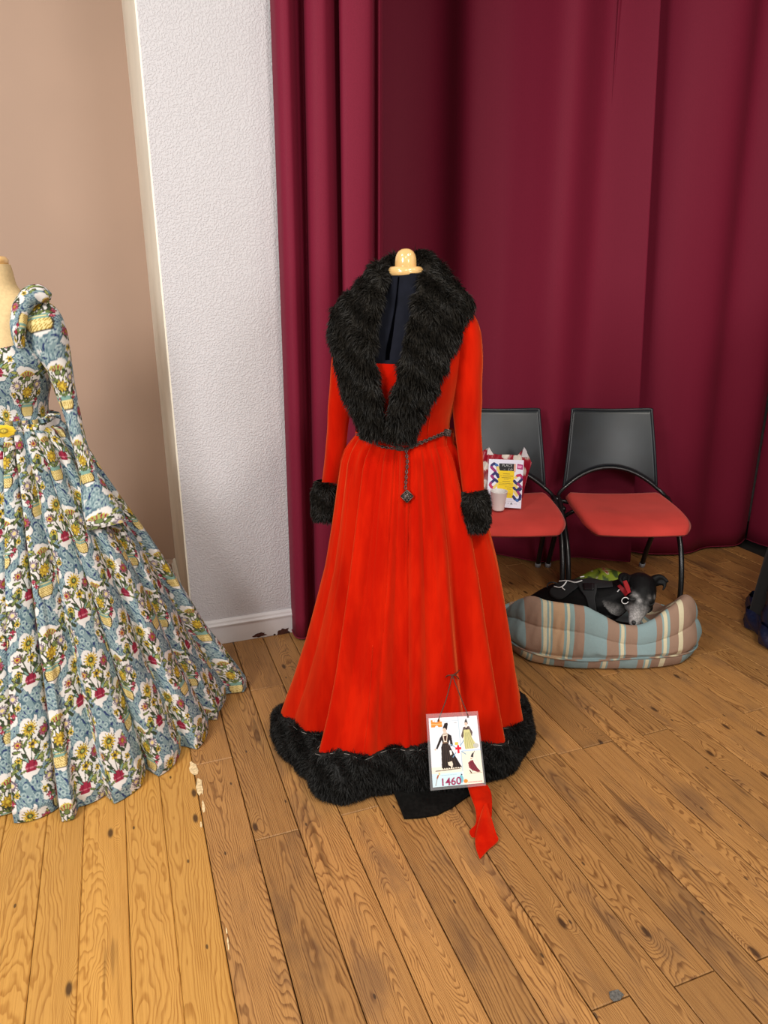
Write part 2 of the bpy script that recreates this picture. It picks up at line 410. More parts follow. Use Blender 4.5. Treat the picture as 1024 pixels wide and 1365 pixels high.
for i in range(len(QS)-1):
    q0, q1 = QS[i], QS[i+1]; qc = (q0+q1)/2
    # boards stop at the wall line; the view needs p from about 0.55 up to the curtains
    pmax = 3.52 if qc < 0.18 else 4.3
    if 0.18 < qc < 0.62: pmax = 2.755
    pmin = 0.5 if qc < 1.3 else 0.3
    if qc > 2: pmin = 0.6
    js = JOINTS.get(i, [random.choice([0.87, 1.24, 1.61, 1.98, 2.35, 2.73, 3.1])] if i > 22 else [])
    ps = [pmin]+sorted(j for j in js if pmin+0.15 < j < pmax-0.15)+[pmax]
    for a, b in zip(ps[:-1], ps[1:]):
        plank(q0, q1, a, b, M['wood_new'] if q1 <= 0.10 else M['wood_old'])
for cx, cy, rx, ry, k in ((258, 1022, 7, 11, 13), (266, 1046, 5, 15, 13), (271, 1076, 2.2, 9, 9), (268, 1100, 1.6, 5, 7), (304, 1258, 1.6, 9, 9), (302, 1240, 1.4, 5, 7)):
    poly = [gr(cx+rx*r_*math.cos(a_)+ry*.12*math.sin(a_), cy+ry*r_*math.sin(a_), .0016) for a_, r_ in ((2*math.pi*q/k, random.uniform(.45, 1.1)) for q in range(k))]
    V, Fc = prism(poly, (0, 0, 1), .0012); build('paint_scuff', V, Fc, M['scuff'], floor, smooth=False)
poly = [gr(x, y, .0014) for x, y in ((812, 1322), (824, 1319), (832, 1326), (827, 1333), (818, 1335), (813, 1330))]
V, Fc = prism(poly, (0, 0, 1), .0012); build('filler_patch', V, Fc, M['filler'], floor, smooth=False)
# ---- walls
PF, PT, QL, QR = 2.77, 3.55, 0.183, 0.80       # pier front, recess wall, pier left side, pier right side
def slab(name, p0, p1, q0, q1, z0, z1, m, label):
    c = room((p0+p1)/2, (q0+q1)/2, (z0+z1)/2)
    V, Fb = box(c, (q1-q0, p1-p0, z1-z0), (QD, PD, (0, 0, 1)))
    o = build(name, V, Fb, m, smooth=False); tag(o, kind='structure'); o['label'] = label; return o
slab('wall_left', PT, PT+0.12, -1.6, QL+0.1, -0.03, 3.5, M['tan'], 'smooth tan painted wall set back at the left behind the floral gown')
slab('wall_middle', PF, PT+0.12, QL+0.002, QR, -0.03, 3.5, M['roughcast'], 'pale lavender white roughcast pier between tan wall and burgundy curtain')
slab('trim_1', PF+0.001, PT, QL-0.004, QL+0.0025, -0.03, 3.5, M['cream'], 'cream painted side strip of the roughcast pier')
wb = build('wall_back', *box((1.2, 4.42, 1.7), (5.4, 0.1, 3.6)), M['wall_white'], smooth=False); tag(wb, kind='structure')
wr = build('wall_right', *box((3.0, 2.4, 1.7), (0.1, 4.0, 3.6)), M['wall_white'], smooth=False); tag(wr, kind='structure')
def skirting(name, a, b, nrm_, h, m, label):
    """moulded board from a to b on the floor, standing proud along nrm_"""
    prof = [(0, 0), (0.016, 0), (0.016, h*0.72), (0.020, h*0.74), (0.021, h*0.80), (0.015, h*0.86), (0.013, h*0.93), (0.005, h), (0, h)]
    V = []
    for e in (a, b):
        for d, z in prof: V.append(np.array(e)+np.array(nrm_)*d+[0, 0, z])
    k = len(prof)
    Fs = [[i, (i+1) % k, k+(i+1) % k, k+i] for i in range(k)]+[list(range(k))[::-1], list(range(k, 2*k))]
    o = build(name, V, Fs, m, smooth=False); tag(o, kind='structure'); o['label'] = label; return o
bm_ = skirting('baseboard_middle', room(PF-0.001, QL-0.022), room(PF-0.001, QR), -PD, 0.108, M['white_paint'], 'white moulded skirting with chipped paint along the foot of the pier')
skirting('baseboard_side', room(PF-0.018, QL-0.006), room(PT, QL-0.006), -QD, 0.108, M['cream'], 'cream skirting along the side of the pier')
skirting('baseboard_left', room(PT-0.001, -1.6), room(PT-0.001, QL-0.02), -PD, 0.108, M['tan'], 'tan painted skirting along the recessed wall')
def chips():
    pl0 = room(PF-0.0185, 0.4); n = -PD
    for cx, cy, rx, ry, k in ((346, 846, 10, 3.2, 15), (378, 842, 9.5, 6, 17), (366, 846, 2, 1.2, 7), (392, 838, 2, 1.2, 7)):
        poly = []
        for j in range(k):
            a = 2*math.pi*j/k; r = random.uniform(0.55, 1.1)
            poly.append(at_plane(cx+rx*r*math.cos(a), cy-0.18*rx*r*math.cos(a)+ry*r*math.sin(a), pl0, n))
        V, Fp = prism(poly, n, 0.0016); build('paint_chip', V, Fp, M['chip'], bm_, smooth=False)
chips()

# ================================================================== CURTAINS
def curtain(name, bot, top, z0, z1, label, nz=40, k=8, folds=None, hem=True):
    """bot/top: plan points (x,y) at hem and heading; folds(t,zf)-> offset toward the viewer"""
    n = len(bot)*k*2
    B, T = cr(bot, n), cr(top, n)
    V = []
    for j in range(nz):
        zf = j/(nz-1); P = B*(1-zf)+T*zf
        if folds is not None:
            tg = nrm(np.gradient(P, axis=0)); nn = np.stack([tg[:, 1], -tg[:, 0]], -1)
            s = np.concatenate([[0], np.cumsum(np.linalg.norm(np.diff(P, axis=0), axis=1))])
            P = P + nn*folds(s, zf)[:, None]
        z = z0(np.linspace(0, 1, n)) if callable(z0) else np.full(n, z0)
        V.append(np.stack([P[:, 0], P[:, 1], z + (z1-z)*zf], -1))
    V = np.concatenate(V)
    o = build(name, V, [grid_faces(nz, n)], M['curtain'])
    sm = o.modifiers.new('cloth_thickness', 'SOLIDIFY'); sm.thickness = 0.003; sm.offset = 0
    tag(o, label, 'curtain', 'burgundy stage curtains')
    if hem:
        Pm = V[:n].copy(); tg = nrm(np.gradient(Pm, axis=0)); nn = np.stack([tg[:, 1], -tg[:, 0], 0*tg[:, 0]], -1)
        Pm = Pm+nn*0.003+[0, 0, 0.004]
        Vt, Ft = tube(Pm[::2], 0.0028, 6); h = build('hem', Vt, Ft, M['curtain'], o)
    return o
# gathered stack beside the pier
curtain('curtain', [(-.40, 2.80), (-.372, 2.725), (-.335, 2.715), (-.318, 2.78), (-.30, 2.80), (-.275, 2.72), (-.21, 2.735), (-.165, 2.83), (-.15, 2.76), (-.075, 2.80), (-.045, 2.90), (-.02, 2.86), (.0, 3.0), (-.02, 3.42), (-.06, 3.9)],
        [(-.372, 2.80), (-.345, 2.735), (-.305, 2.73), (-.288, 2.80), (-.262, 2.84), (-.245, 2.76), (-.19, 2.74), (-.150, 2.86), (-.135, 2.76), (-.036, 2.77), (-.030, 2.86), (-.012, 2.85), (-.01, 3.0), (-.03, 3.42), (-.07, 3.9)],
        0.008, 3.45, 'burgundy curtain gathered into tight folds beside the white pier')
def bf1(s, zf):
    return -.068+(0.048*np.sin(s*13.2+0.6+0.5*zf)+0.018*np.sin(s*7.1+2.0)+0.010*np.sin(s*24+1+zf))*(0.65+0.55*zf)
curtain('curtain', [(-.10, 3.96), (.12, 3.86), (.36, 3.74), (.56, 3.63), (.75, 3.56), (.99, 3.53), (1.33, 3.54)],
        [(-.10, 3.96), (.12, 3.88), (.36, 3.77), (.56, 3.66), (.75, 3.59), (.95, 3.58), (1.165, 3.58)], 0.012, 3.45,
        'wide burgundy stage curtain hanging straight behind the red gown and both chairs', folds=bf1)
def bf2(s, zf):
    return (0.052*np.sin(s*12.0+2.6)+0.016*np.sin(s*21+1.0+zf))*(0.5+0.7*zf)
curtain('curtain', [(1.10, 3.73), (1.36, 3.73), (1.67, 3.70), (1.90, 3.80), (2.12, 3.93)],
        [(1.02, 3.74), (1.25, 3.73), (1.60, 3.70), (1.90, 3.79), (2.12, 3.93)], 0.012, 3.45,
        'burgundy curtain panel at the right, overlapped by the wide curtain at a long seam', folds=bf2)
curtain('curtain', [(2.13, 3.935), (2.22, 3.82), (2.40, 3.55), (2.70, 3.2), (2.9, 2.9)], [(2.13, 3.935), (2.24, 3.82), (2.44, 3.55), (2.70, 3.2), (2.9, 2.9)], 0.010, 3.45,
        'dark burgundy curtain turning the corner at the far right edge', folds=lambda s, zf: 0.03*np.sin(s*14))

# ================================================================== RED GOWN ON THE NAVY FORM
GC = np.array([0.062, 2.05, 0.0]); YAW = math.radians(-20)
def rot(P, a, c):
    P = np.asarray(P, float); ca, sa = math.cos(a), math.sin(a)
    return np.stack([P[..., 0]*ca-P[..., 1]*sa, P[..., 0]*sa+P[..., 1]*ca, P[..., 2]], -1)+c
TORSO = [(0.95, .105, .080, .075), (1.00, .114, .088, .080), (1.04, .122, .097, .087), (1.08, .126, .104, .086), (1.14, .142, .124, .088), (1.20, .156, .138, .092),
         (1.25, .163, .128, .094), (1.30, .168, .106, .092), (1.345, .165, .086, .086), (1.375, .135, .070, .078), (1.395, .090, .058, .066), (1.42, .060, .052, .056), (1.455, .050, .048, .050), (1.472, .048, .047, .048)]
def torso_rings(off=0.0, z0=0.9, z1=1.5, n=72, k=60, table=TORSO):
    T = cr(table, k*3); T = T[(T[:, 0] >= z0) & (T[:, 0] <= z1)]
    a = np.linspace(0, 2*np.pi, n, endpoint=False)
    R = []
    for z, w, f, b in T:
        y = -np.cos(a); dep = np.where(y < 0, f, b)+off
        sx = np.sin(a)
        R.append(np.stack([np.sign(sx)*np.abs(sx)**0.9*(w+off), y*dep, np.full(n, z)], -1))
    return np.array(R)
form = thing('dress_form', tuple(GC), 'navy jersey dress form with turned beech neck cap wearing the red gown', 'dress form')
R = torso_rings(); k, n, _ = R.shape
Vt = rot(R.reshape(-1, 3), YAW, GC)
build('torso', Vt, [list(f) for f in grid_faces(k, n, True)]+[list(range(n))[::-1], list(range((k-1)*n, k*n))], M['navy'], form)
torso_b = BVHTree.FromPolygons([Vector(v) for v in Vt], [tuple(f) for f in grid_faces(k, n, True)])
# centre-front gap of the adjustable form
pts = [cast(torso_b, x, y, 0.0022, 2.0) for x, y in ((532, 369), (530, 390), (527, 415), (523, 440), (519, 462), (517, 480))]
wd = [0.0016, 0.0018, 0.0024, 0.0042, 0.0060, 0.0064]
V = []
for p, w in zip(pts, wd): V += [p+[-w, 0, 0], p+[w, 0, 0], p+[w, 0.004, 0], p+[-w, 0.004, 0]]
build('centre_gap', V, [list(f) for f in grid_faces(len(pts), 4, True)], M['blackgap'], form, smooth=False)
c0 = np.array([GC[0]-0.003, GC[1], 0])
V, Fc = lathe([(0.030, 1.462), (0.044, 1.464), (0.0485, 1.469), (0.0495, 1.478), (0.0470, 1.484), (0.042, 1.489), (0.030, 1.49)], 40, c0)
build('neck_cap', V, Fc, M['beech'], form)
V, Fc = lathe([(0.0285, 1.488), (0.0295, 1.49), (0.0290, 1.505), (0.0280, 1.513), (0.025, 1.522), (0.020, 1.529), (0.012, 1.534), (0.004, 1.5355)], 36, c0)
build('finial', V, Fc, M['beech'], form)
V, Fc = tube([GC+[0, 0, 0.06], GC+[0, 0, 0.96]], 0.016, 14); build('stand_pole', V, Fc, M['steel'], form)
mb = MB()
for j in range(4):
    a = j*math.pi/2+0.4; d = np.array([math.cos(a), math.sin(a), 0])
    mb.add(*tube([GC+[0, 0, 0.09], GC+d*0.12+[0, 0, 0.07], GC+d*0.22+[0, 0, 0.012]], 0.011, 8))
mb.build('stand_feet', M['steel'], form)

gown = thing('velvet_gown', tuple(GC), 'orange red velvet gown with black fur collar, cuffs and hem on a navy form', 'gown')
# bodice
R = torso_rings(0.007, 1.012, 1.40, 120, 90); k, n, _ = R.shape
R[:, :, 0] *= 1+0.02*np.clip((R[:, :, 2]-1.05)/0.2, 0, 1)
Fb = []
for f in grid_faces(k, n, True):
    c = R.reshape(-1, 3)[f].mean(0)
    if c[1] < 0 and c[2] > 1.243 and abs(c[0]) < 0.088: continue
    if c[2] > 1.385: continue
    Fb.append(list(f))
bod = build('bodice', rot(R.reshape(-1, 3), YAW, GC), Fb, M['velvet'], gown)
# bodice seam (raised princess seam on the right)
bb = bvh(bod)
sp = [cast(bb, x, y, 0.0006, 1.95) for x, y in ((597, 480), (588, 500), (578, 530), (572, 560), (570, 580))]
V, Fc = tube(cr(sp, 20), 0.0011, 6); build('seam', V, Fc, M['velvet'], gown)
# ---- skirt
HEM = [(362, 985), (385, 1020), (410, 1045), (425, 1070), (455, 1077), (490, 1065), (530, 1058), (580, 1060), (620, 1055), (650, 1047), (680, 1035), (700, 1010), (712, 985)]
def polar(c, pts):
    th, r = [], []
    for p in pts:
        d = p[:2]-c[:2]; th.append(math.atan2(d[0], -d[1])); r.append(math.hypot(*d))
    return np.array(th), np.array(r)
def per_interp(x, th, r):
    o = np.argsort(th); th, r = th[o], r[o]
    T = np.concatenate([th-2*np.pi, th, th+2*np.pi]); R_ = np.concatenate([r, r, r])
    return np.interp((x+np.pi) % (2*np.pi)-np.pi, T, R_)
hth, hr = polar(GC, [gr(*p) for p in HEM])
hth = np.concatenate([hth, np.radians([-125, -155, 180, 155, 125])]); hr = np.concatenate([hr, [0.44, 0.45, 0.46, 0.46, 0.45]])
def smooth_per(f, w=5):
    k = np.hanning(2*w+1); k /= k.sum()
    return np.convolve(np.concatenate([f[-w:], f, f[:w]]), k, 'valid')
ZW = 1.035
SL = [(475, 580), (469, 588), (463, 598), (458, 612), (453, 650), (447, 700), (440, 750), (429, 800), (418, 850), (404, 900), (387, 950), (372, 985)]
SR = [(599, 580), (606, 590), (612, 600), (618, 614), (631, 650), (648, 700), (660, 750), (669, 800), (677, 850), (684, 900), (692, 950), (702, 985)]
def sil(lst, sgn):
    P = np.array([at(x, y, 2.05) for x, y in lst]); z = P[:, 2]; r = sgn*(P[:, 0]-GC[0])
    o = np.argsort(z); return z[o], r[o]
zl, rl = sil(SL, -1); zr, rr_ = sil(SR, 1)
RIDGES = [(-88, 9, .020), (-58, 7, -.030), (-46, 5, .028), (-30, 7, -.012), (-19, 5, .020), (-8, 6, -.012), (4, 8, .012), (18, 6, -.012), (34, 5, .020), (46, 5, -.020), (58, 6, .018),
          (70, 5, -.020), (82, 6, .016), (105, 9, .02), (130, 9, -.02), (150, 9, .02), (180, 10, -.02), (-150, 9, .02), (-125, 9, -.02), (-105, 6, -.014)]
def red_skirt(th, z):
    """th (n,), z scalar array (m,1) -> r (m,n)"""
    th = th[None, :]
    wa, wb_ = 0.140, 0.112
    rw = 1/np.sqrt((np.sin(th)/wa)**2+(np.cos(th)/wb_)**2)
    rh = smooth_per(per_interp(th[0], hth, hr), 9)[None, :]-0.024
    gl = np.interp(z, zl, rl); gr_ = np.interp(z, zr, rr_)
    gL = np.clip((gl-0.14)/(rl[0]-0.14), 0, 1.02); gR = np.clip((gr_-0.14)/(rr_[0]-0.14), 0, 1.02)
    w = (1+np.sin(th))/2
    g = gL*(1-w)+gR*w
    r = rw+(rh-rw)*g
    f = np.clip((ZW-z)/ZW, 0, 1)
    for c, wd, a in RIDGES:
        tw = math.radians(c)*(1-0.10*(1-f))+0.03*np.sin(f*5+c)
        d = (th-tw+np.pi) % (2*np.pi)-np.pi
        r = r+1.45*a*(0.12+1.25*f*(1-0.25*f))*np.exp(-(d/math.radians(wd))**2)
    # gathers under the waist seam
    gz = 0.7*np.clip((ZW-z)/0.05, 0, 1)*np.exp(-np.clip(ZW-z, 0, 1)/0.16)
    r = r+gz*(0.0085*np.abs(np.sin(th*15+0.8*np.sin(th*4)))**1.5+0.005*np.sin(th*37+2*np.sin(3*th)))
    r = r+0.006*f*np.sin(th*9+5*f+1)*np.sin(th*4-3*f)
    ph = th*7.5+0.9*np.sin(th*2.3+1)+0.5*np.sin(3.1*f+th*1.7)
    r = r+(0.006+0.040*np.sqrt(f)*(1-.55*f))*(np.abs(np.cos(ph))**0.7-0.75)*(0.65+0.35*np.sin(th*3+1.2))
    ph2 = th*17+1.3*np.sin(th*3.1)+0.8*f
    r = r+0.0065*np.clip(f/.06, 0, 1)*np.exp(-f/.45)*(np.abs(np.sin(ph2))**0.5-.7)
    return r
th = np.linspace(-np.pi, np.pi, 640, endpoint=False)
zz = np.concatenate([np.linspace(ZW+0.004, ZW-0.05, 22), np.linspace(ZW-0.055, 0.06, 120)])[:, None]
r = red_skirt(th, zz)
V = np.stack([GC[0]+r*np.sin(th), GC[1]-r*np.cos(th), np.broadcast_to(zz, r.shape)], -1).reshape(-1, 3)
skirt = build('skirt', V, [grid_faces(len(zz), len(th), True)], M['velvet'], gown)
skirt_b = bvh(skirt)
# dropped front seam line
sp = [cast(skirt_b, x, y, 0.0004, 1.85) for x, y in ((497, 860), (495, 900), (490, 960), (485, 1005))]
V, Fc = tube(cr(sp, 24), 0.0011, 6); build('seam', V, Fc, M['velvet'], gown)
# ---- fur hem
ths = np.linspace(-np.pi, np.pi, 360, endpoint=False)
fd = np.abs(ths); ztop = 0.128-0.045*np.clip((fd-0.5)/1.1, 0, 1)+0.004*np.sin(ths*7)
rt = np.array([red_skirt(ths, np.array([[zt]]))[0, i] for i, zt in enumerate(ztop)])
rb = smooth_per(per_interp(ths, hth, hr), 3)
rows = []
for s, zf, bul in ((0, 1.0, -.006), (.03, 1.0, .010), (.12, .93, .013), (.35, .75, .016), (.6, .52, .016), (.8, .30, .014), (.93, .13, .008), (1, .04, -.004), (1, .03, -.03)):
    rad = rt*(1-s)+(rb-0.012)*s+bul*(1+0.25*np.sin(ths*11+s*3))
    rows.append(np.stack([GC[0]+rad*np.sin(ths), GC[1]-rad*np.cos(ths), ztop*zf+0.003], -1))
V = np.concatenate(rows); Fq = grid_faces(len(rows), len(ths), True)
Fq = outward(V, Fq, np.tile(np.stack([GC[0]+(rt-.01)*np.sin(ths), GC[1]-(rt-.01)*np.cos(ths), ztop*.5], -1), (len(rows), 1)))
front = [f for f in Fq if V[f[0]][1] < 2.25]
fv, Q, T = fur(V, np.array(front), 62000, 0.019, (0, 0, -0.6), jit=.32)
fv[:, 2] = np.maximum(fv[:, 2], 0.0015)
build('fur_hem', np.concatenate([V, fv]), [Fq, Q+len(V), T+len(V)], M['fur_dark'], gown)
# basting thread along the top of the hem
sel = [i for i in range(0, 360, 3) if -1.35 < ths[i] < 1.35]
mb = MB()
for a_, b_ in zip(sel[::2], sel[1::2]):
    P = [np.array([GC[0]+(rt[i]+.013)*math.sin(ths[i]), GC[1]-(rt[i]+.013)*math.cos(ths[i]), ztop[i]+.0035]) for i in (a_, b_)]
    mb.add(*tube(P, 0.0007, 5))
mb.build('basting_stitches', M['thread'], gown)['kind'] = 'stuff'
# train lining lying on the boards
poly = [(522, 1050), (529, 1066), (539, 1091), (558, 1090), (583, 1086), (603, 1076), (620, 1064), (640, 1050), (600, 1030), (550, 1030)]
P = [gr(x, y, 0.006+0.012*(y < 1060)) for x, y in poly]
V, Fc = prism(P, (0, 0, 1), 0.006); build('train_lining', V, Fc, M['lining'], gown, smooth=False)
# ---- collar
CO = [((514, 581), (486, 577), -.128, -.110), ((511, 552), (474, 547), -.142, -.115), ((503, 516), (459, 513), -.155, -.095), ((498, 472), (447, 466), -.140, -.035),
      ((501, 432), (444, 432), -.105, .01), ((508, 394), (452, 409), -.070, .035), ((515, 366), (480, 386), -.02, .06), ((519, 353), (506, 362), .05, .09), ((538, 350), (540, 352), .075, .115),
      ((556, 350), (576, 352), .045, .09), ((560, 371), (604, 380), -.03, .02), ((553, 402), (630, 403), -.09, -.045), ((545, 440), (618, 433), -.13, -.085), ((536, 478), (599, 473), -.160, -.125),
      ((527, 520), (579, 521), -.172, -.145), ((520, 550), (562, 553), -.160, -.142), ((517, 583), (548, 585), -.140, -.130)]
I = cr([at(*c[0], GC[1]+c[2]) for c in CO], 110); O = cr([at(*c[1], GC[1]+c[3]) for c in CO], 110)
tg = nrm(np.gradient((I+O)/2, axis=0)); wv = O-I; nn = nrm(np.cross(tg, wv))
axis = np.stack([np.full(110, GC[0]), np.full(110, GC[1]), (I+O)[:, 2]/2-0.06], -1)
sg = np.sign(np.sum(nn*((I+O)/2-axis), -1, keepdims=True)); nn = nn*sg
PR = [(0, 0), (.04, .55), (.15, .9), (.32, 1.08), (.5, 1.0), (.68, 1.0), (.86, .8), (.96, .5), (1, 0), (.94, -.35), (.7, -.45), (.4, -.45), (.08, -.35)]
sw = np.linspace(0, 1, 110); V = []
for i in range(110):
    for t_, h_ in PR:
        lump = 1+0.22*math.sin(i*0.55+t_*5)*math.sin(i*0.21+t_*9)
        V.append(I[i]+wv[i]*t_+nn[i]*h_*0.021*(lump if h_ > 0 else 1))
V = np.array(V); kk = len(PR); Fq = grid_faces(110, kk, True)
# consistent outward orientation of quads
ctr = np.repeat(((I+O)/2), kk, 0)
f0 = Fq[len(Fq)//2*1]
Fq = outward(V, Fq, ctr)
fv, Q, T = fur(V, Fq, 75000, 0.025, (0.0, -0.1, -0.75), jit=.30)
build('fur_collar', np.concatenate([V, fv]), [Fq, Q+len(V), T+len(V)], M['fur'], gown)
# ---- sleeves and cuffs
def sleeve(pts, Y, rad, name='sleeve'):
    P = cr([at(x, y, Y+dy) for x, y, dy in pts], 60); Rr = cr(np.array(rad)[:, None], 60)[:, 0]
    V, Fc = tube(P, Rr, 40)
    a = np.tile(np.linspace(0, 2*np.pi, 40, endpoint=False), 60); u = np.repeat(np.linspace(0, 1, 60), 40)
    C = np.repeat(P, 40, 0)
    w = 1+0.045*np.sin(a*4+u*4)*np.exp(-((u-.15)/.2)**2)+0.03*np.sin(a*3+u*9)+0.03*np.sin(u*30+a*2)*np.exp(-((u-.55)/.16)**2)
    V = C+(V-C)*w[:, None]
    return build(name, V, Fc, M['velvet'], gown)
sleeve([(612, 413, .03), (617, 424, .01), (620, 445, 0), (622, 475, 0), (623, 520, 0), (624, 565, 0), (628, 615, -.01), (631, 660, -.02)], 1.99, [.012, .031, .042, .043, .042, .038, .034, .031])
sleeve([(470, 425, .03), (462, 445, 0), (458, 480, 0), (455, 520, 0), (451, 560, 0), (447, 600, 0), (442, 635, 0), (440, 650, 0)], 2.10, [.012, .030, .034, .034, .032, .030, .027, .026])
def cuff(a, b, r):
    P = np.linspace(a, b, 12); s = np.linspace(0, 1, 12)
    Rr = r*(0.80+0.26*np.sin(np.pi*np.clip(s*1.05, 0, 1))**0.6)
    V, Fc = tube(P, Rr, 28)
    q = outward(V, np.array([f for f in Fc if len(f) == 4]), np.repeat(P, 28, 0))
    fv, Q, T = fur(V, q, 13000, 0.017, (0, 0, -0.6), jit=.32)
    build('fur_cuff', np.concatenate([V, fv]), [q, Q+len(V), T+len(V)], M['fur'], gown)
    ring = np.array([P[0]+0.80*r*np.array([math.cos(t), math.sin(t), 0])+[0, 0, .003] for t in np.linspace(0, 2*np.pi, 24, endpoint=False)])
cuff(at(630, 654, 1.975), at(632, 706, 1.955), 0.040)
cuff(at(434, 641, 2.10), at(433, 692, 2.09), 0.033)

# ---- chain belt
belt = thing('chain_belt', tuple(at(540, 600, 1.9)), 'bronze chain belt with diamond pendant hanging at the red gown waist', 'belt')
def onskirt(x, y, off): 
    p = cast(skirt_b, x, y, off); q_ = cast(bb, x, y, off)
    if p is None: p = q_
    if q_ is not None and q_[1] < p[1]: p = q_
    return p
def chain(pts, step, mb, r=0.0013, lr=0.0042):
    P = cr([onskirt(x, y, 0.006) for x, y in pts], 200)
    s = np.concatenate([[0], np.cumsum(np.linalg.norm(np.diff(P, axis=0), axis=1))])
    k = int(s[-1]/step)
    for j in range(k):
        c = np.array([np.interp((j+.5)*step, s, P[:, i]) for i in range(3)])
        c2 = np.array([np.interp((j+.9)*step, s, P[:, i]) for i in range(3)]); t = nrm(c2-c)
        nrmv = np.array([0, -1.0, .3]); u = nrm(np.cross(t, nrmv)); v = np.cross(u, t)
        if j % 2: u, v = v, u
        a = np.linspace(0, 2*np.pi, 10, endpoint=False)
        mb.add(*tube(c+np.cos(a)[:, None]*t*lr*1.25+np.sin(a)[:, None]*u*lr*0.72, r, 5, closed=True))
mb = MB()
chain([(478, 578), (495, 590), (515, 597), (540, 600)], 0.0072, mb); chain([(490, 581), (505, 585), (520, 592), (538, 599)], 0.0072, mb)
chain([(540, 600), (556, 593), (575, 584), (596, 577)], 0.0072, mb); chain([(542, 599), (560, 589), (576, 582), (594, 574)], 0.0072, mb)
mb.build('chain', M['pewter'], belt)
mb = MB(); chain([(540, 600), (541, 615), (540, 632), (539, 652)], 0.0072, mb); mb.build('drop_chain', M['pewter'], belt)
def plaque(x, y, s, name, rotd=45):
    c = onskirt(x, y, 0.009); n = nrm(np.array([0, -1.0, 0.25])); u = np.array([1.0, 0, 0]); v = np.cross(n, u)*-1
    mb = MB(); ca, sa = math.cos(math.radians(rotd)), math.sin(math.radians(rotd))
    U, Vv = u*ca+v*sa, -u*sa+v*ca
    mb.add(*box(c, (s, s, 0.004), (U, Vv, n)))
    for i in (-1, 0, 1):
        for j in (-1, 0, 1):
            mb.add(*lathe_at(c+U*i*s*.31+Vv*j*s*.31+n*0.003, n, s*.13))
    for e in (-1, 1):
        mb.add(*tube([c+U*e*s*.5-Vv*s*.5+n*.002, c+U*e*s*.5+Vv*s*.5+n*.002], s*.06, 6)); mb.add(*tube([c+Vv*e*s*.5-U*s*.5+n*.002, c+Vv*e*s*.5+U*s*.5+n*.002], s*.06, 6))
    return mb.build(name, M['pewter'], belt)
def lathe_at(c, n, r):
    P = [c-n*r*.5, c, c+n*r*.5, c+n*r*.8]; return tube(P, [r, r, r*.7, r*.2], 8)
plaque(540, 661, 0.025, 'pendant')
plaque(487, 582, 0.016, 'clasp', 15); plaque(593, 576, 0.018, 'clasp', 10); plaque(532, 598, 0.011, 'clasp', 5); plaque(550, 594, 0.011, 'clasp', -20)

# ---- laminated sign hung on the hem, with its cord
cn = [at(568, 952, 1.742), at(637, 948, 1.742), at(648, 1047, 1.672), at(574, 1054, 1.672)]   # TL TR BR BL
cTL, cTR, cBR, cBL = cn
def cardpt(u, v, o=0.0):
    p = (cTL*(1-u)+cTR*u)*(1-v)+(cBL*(1-u)+cBR*u)*v
    return p+CN*o
CN = nrm(np.cross(cBL-cTL, cTR-cTL)); CN = CN if CN[1] < 0 else -CN
sign = thing('display_sign', tuple((cBL+cBR)/2), 'laminated display sign reading 1460 hung on the red gown hem', 'sign')
V, Fc = prism([cardpt(0, 0), cardpt(1, 0), cardpt(1, 1), cardpt(0, 1)], CN, 0.0012); build('laminate', V, Fc, M['film'], sign, smooth=False)
nx, ny = 210, 290
def paint(nx, ny, f, pt, m, name, parent, th=0.0008):
    u, v = np.meshgrid(np.linspace(0, 1, nx), np.linspace(0, 1, ny)); u, v = u.ravel(), v.ravel()
    V = np.array(pt(u, v)); C = f(u, v)
    return build(name, V, [grid_faces(ny, nx)], m, parent, cols=C)
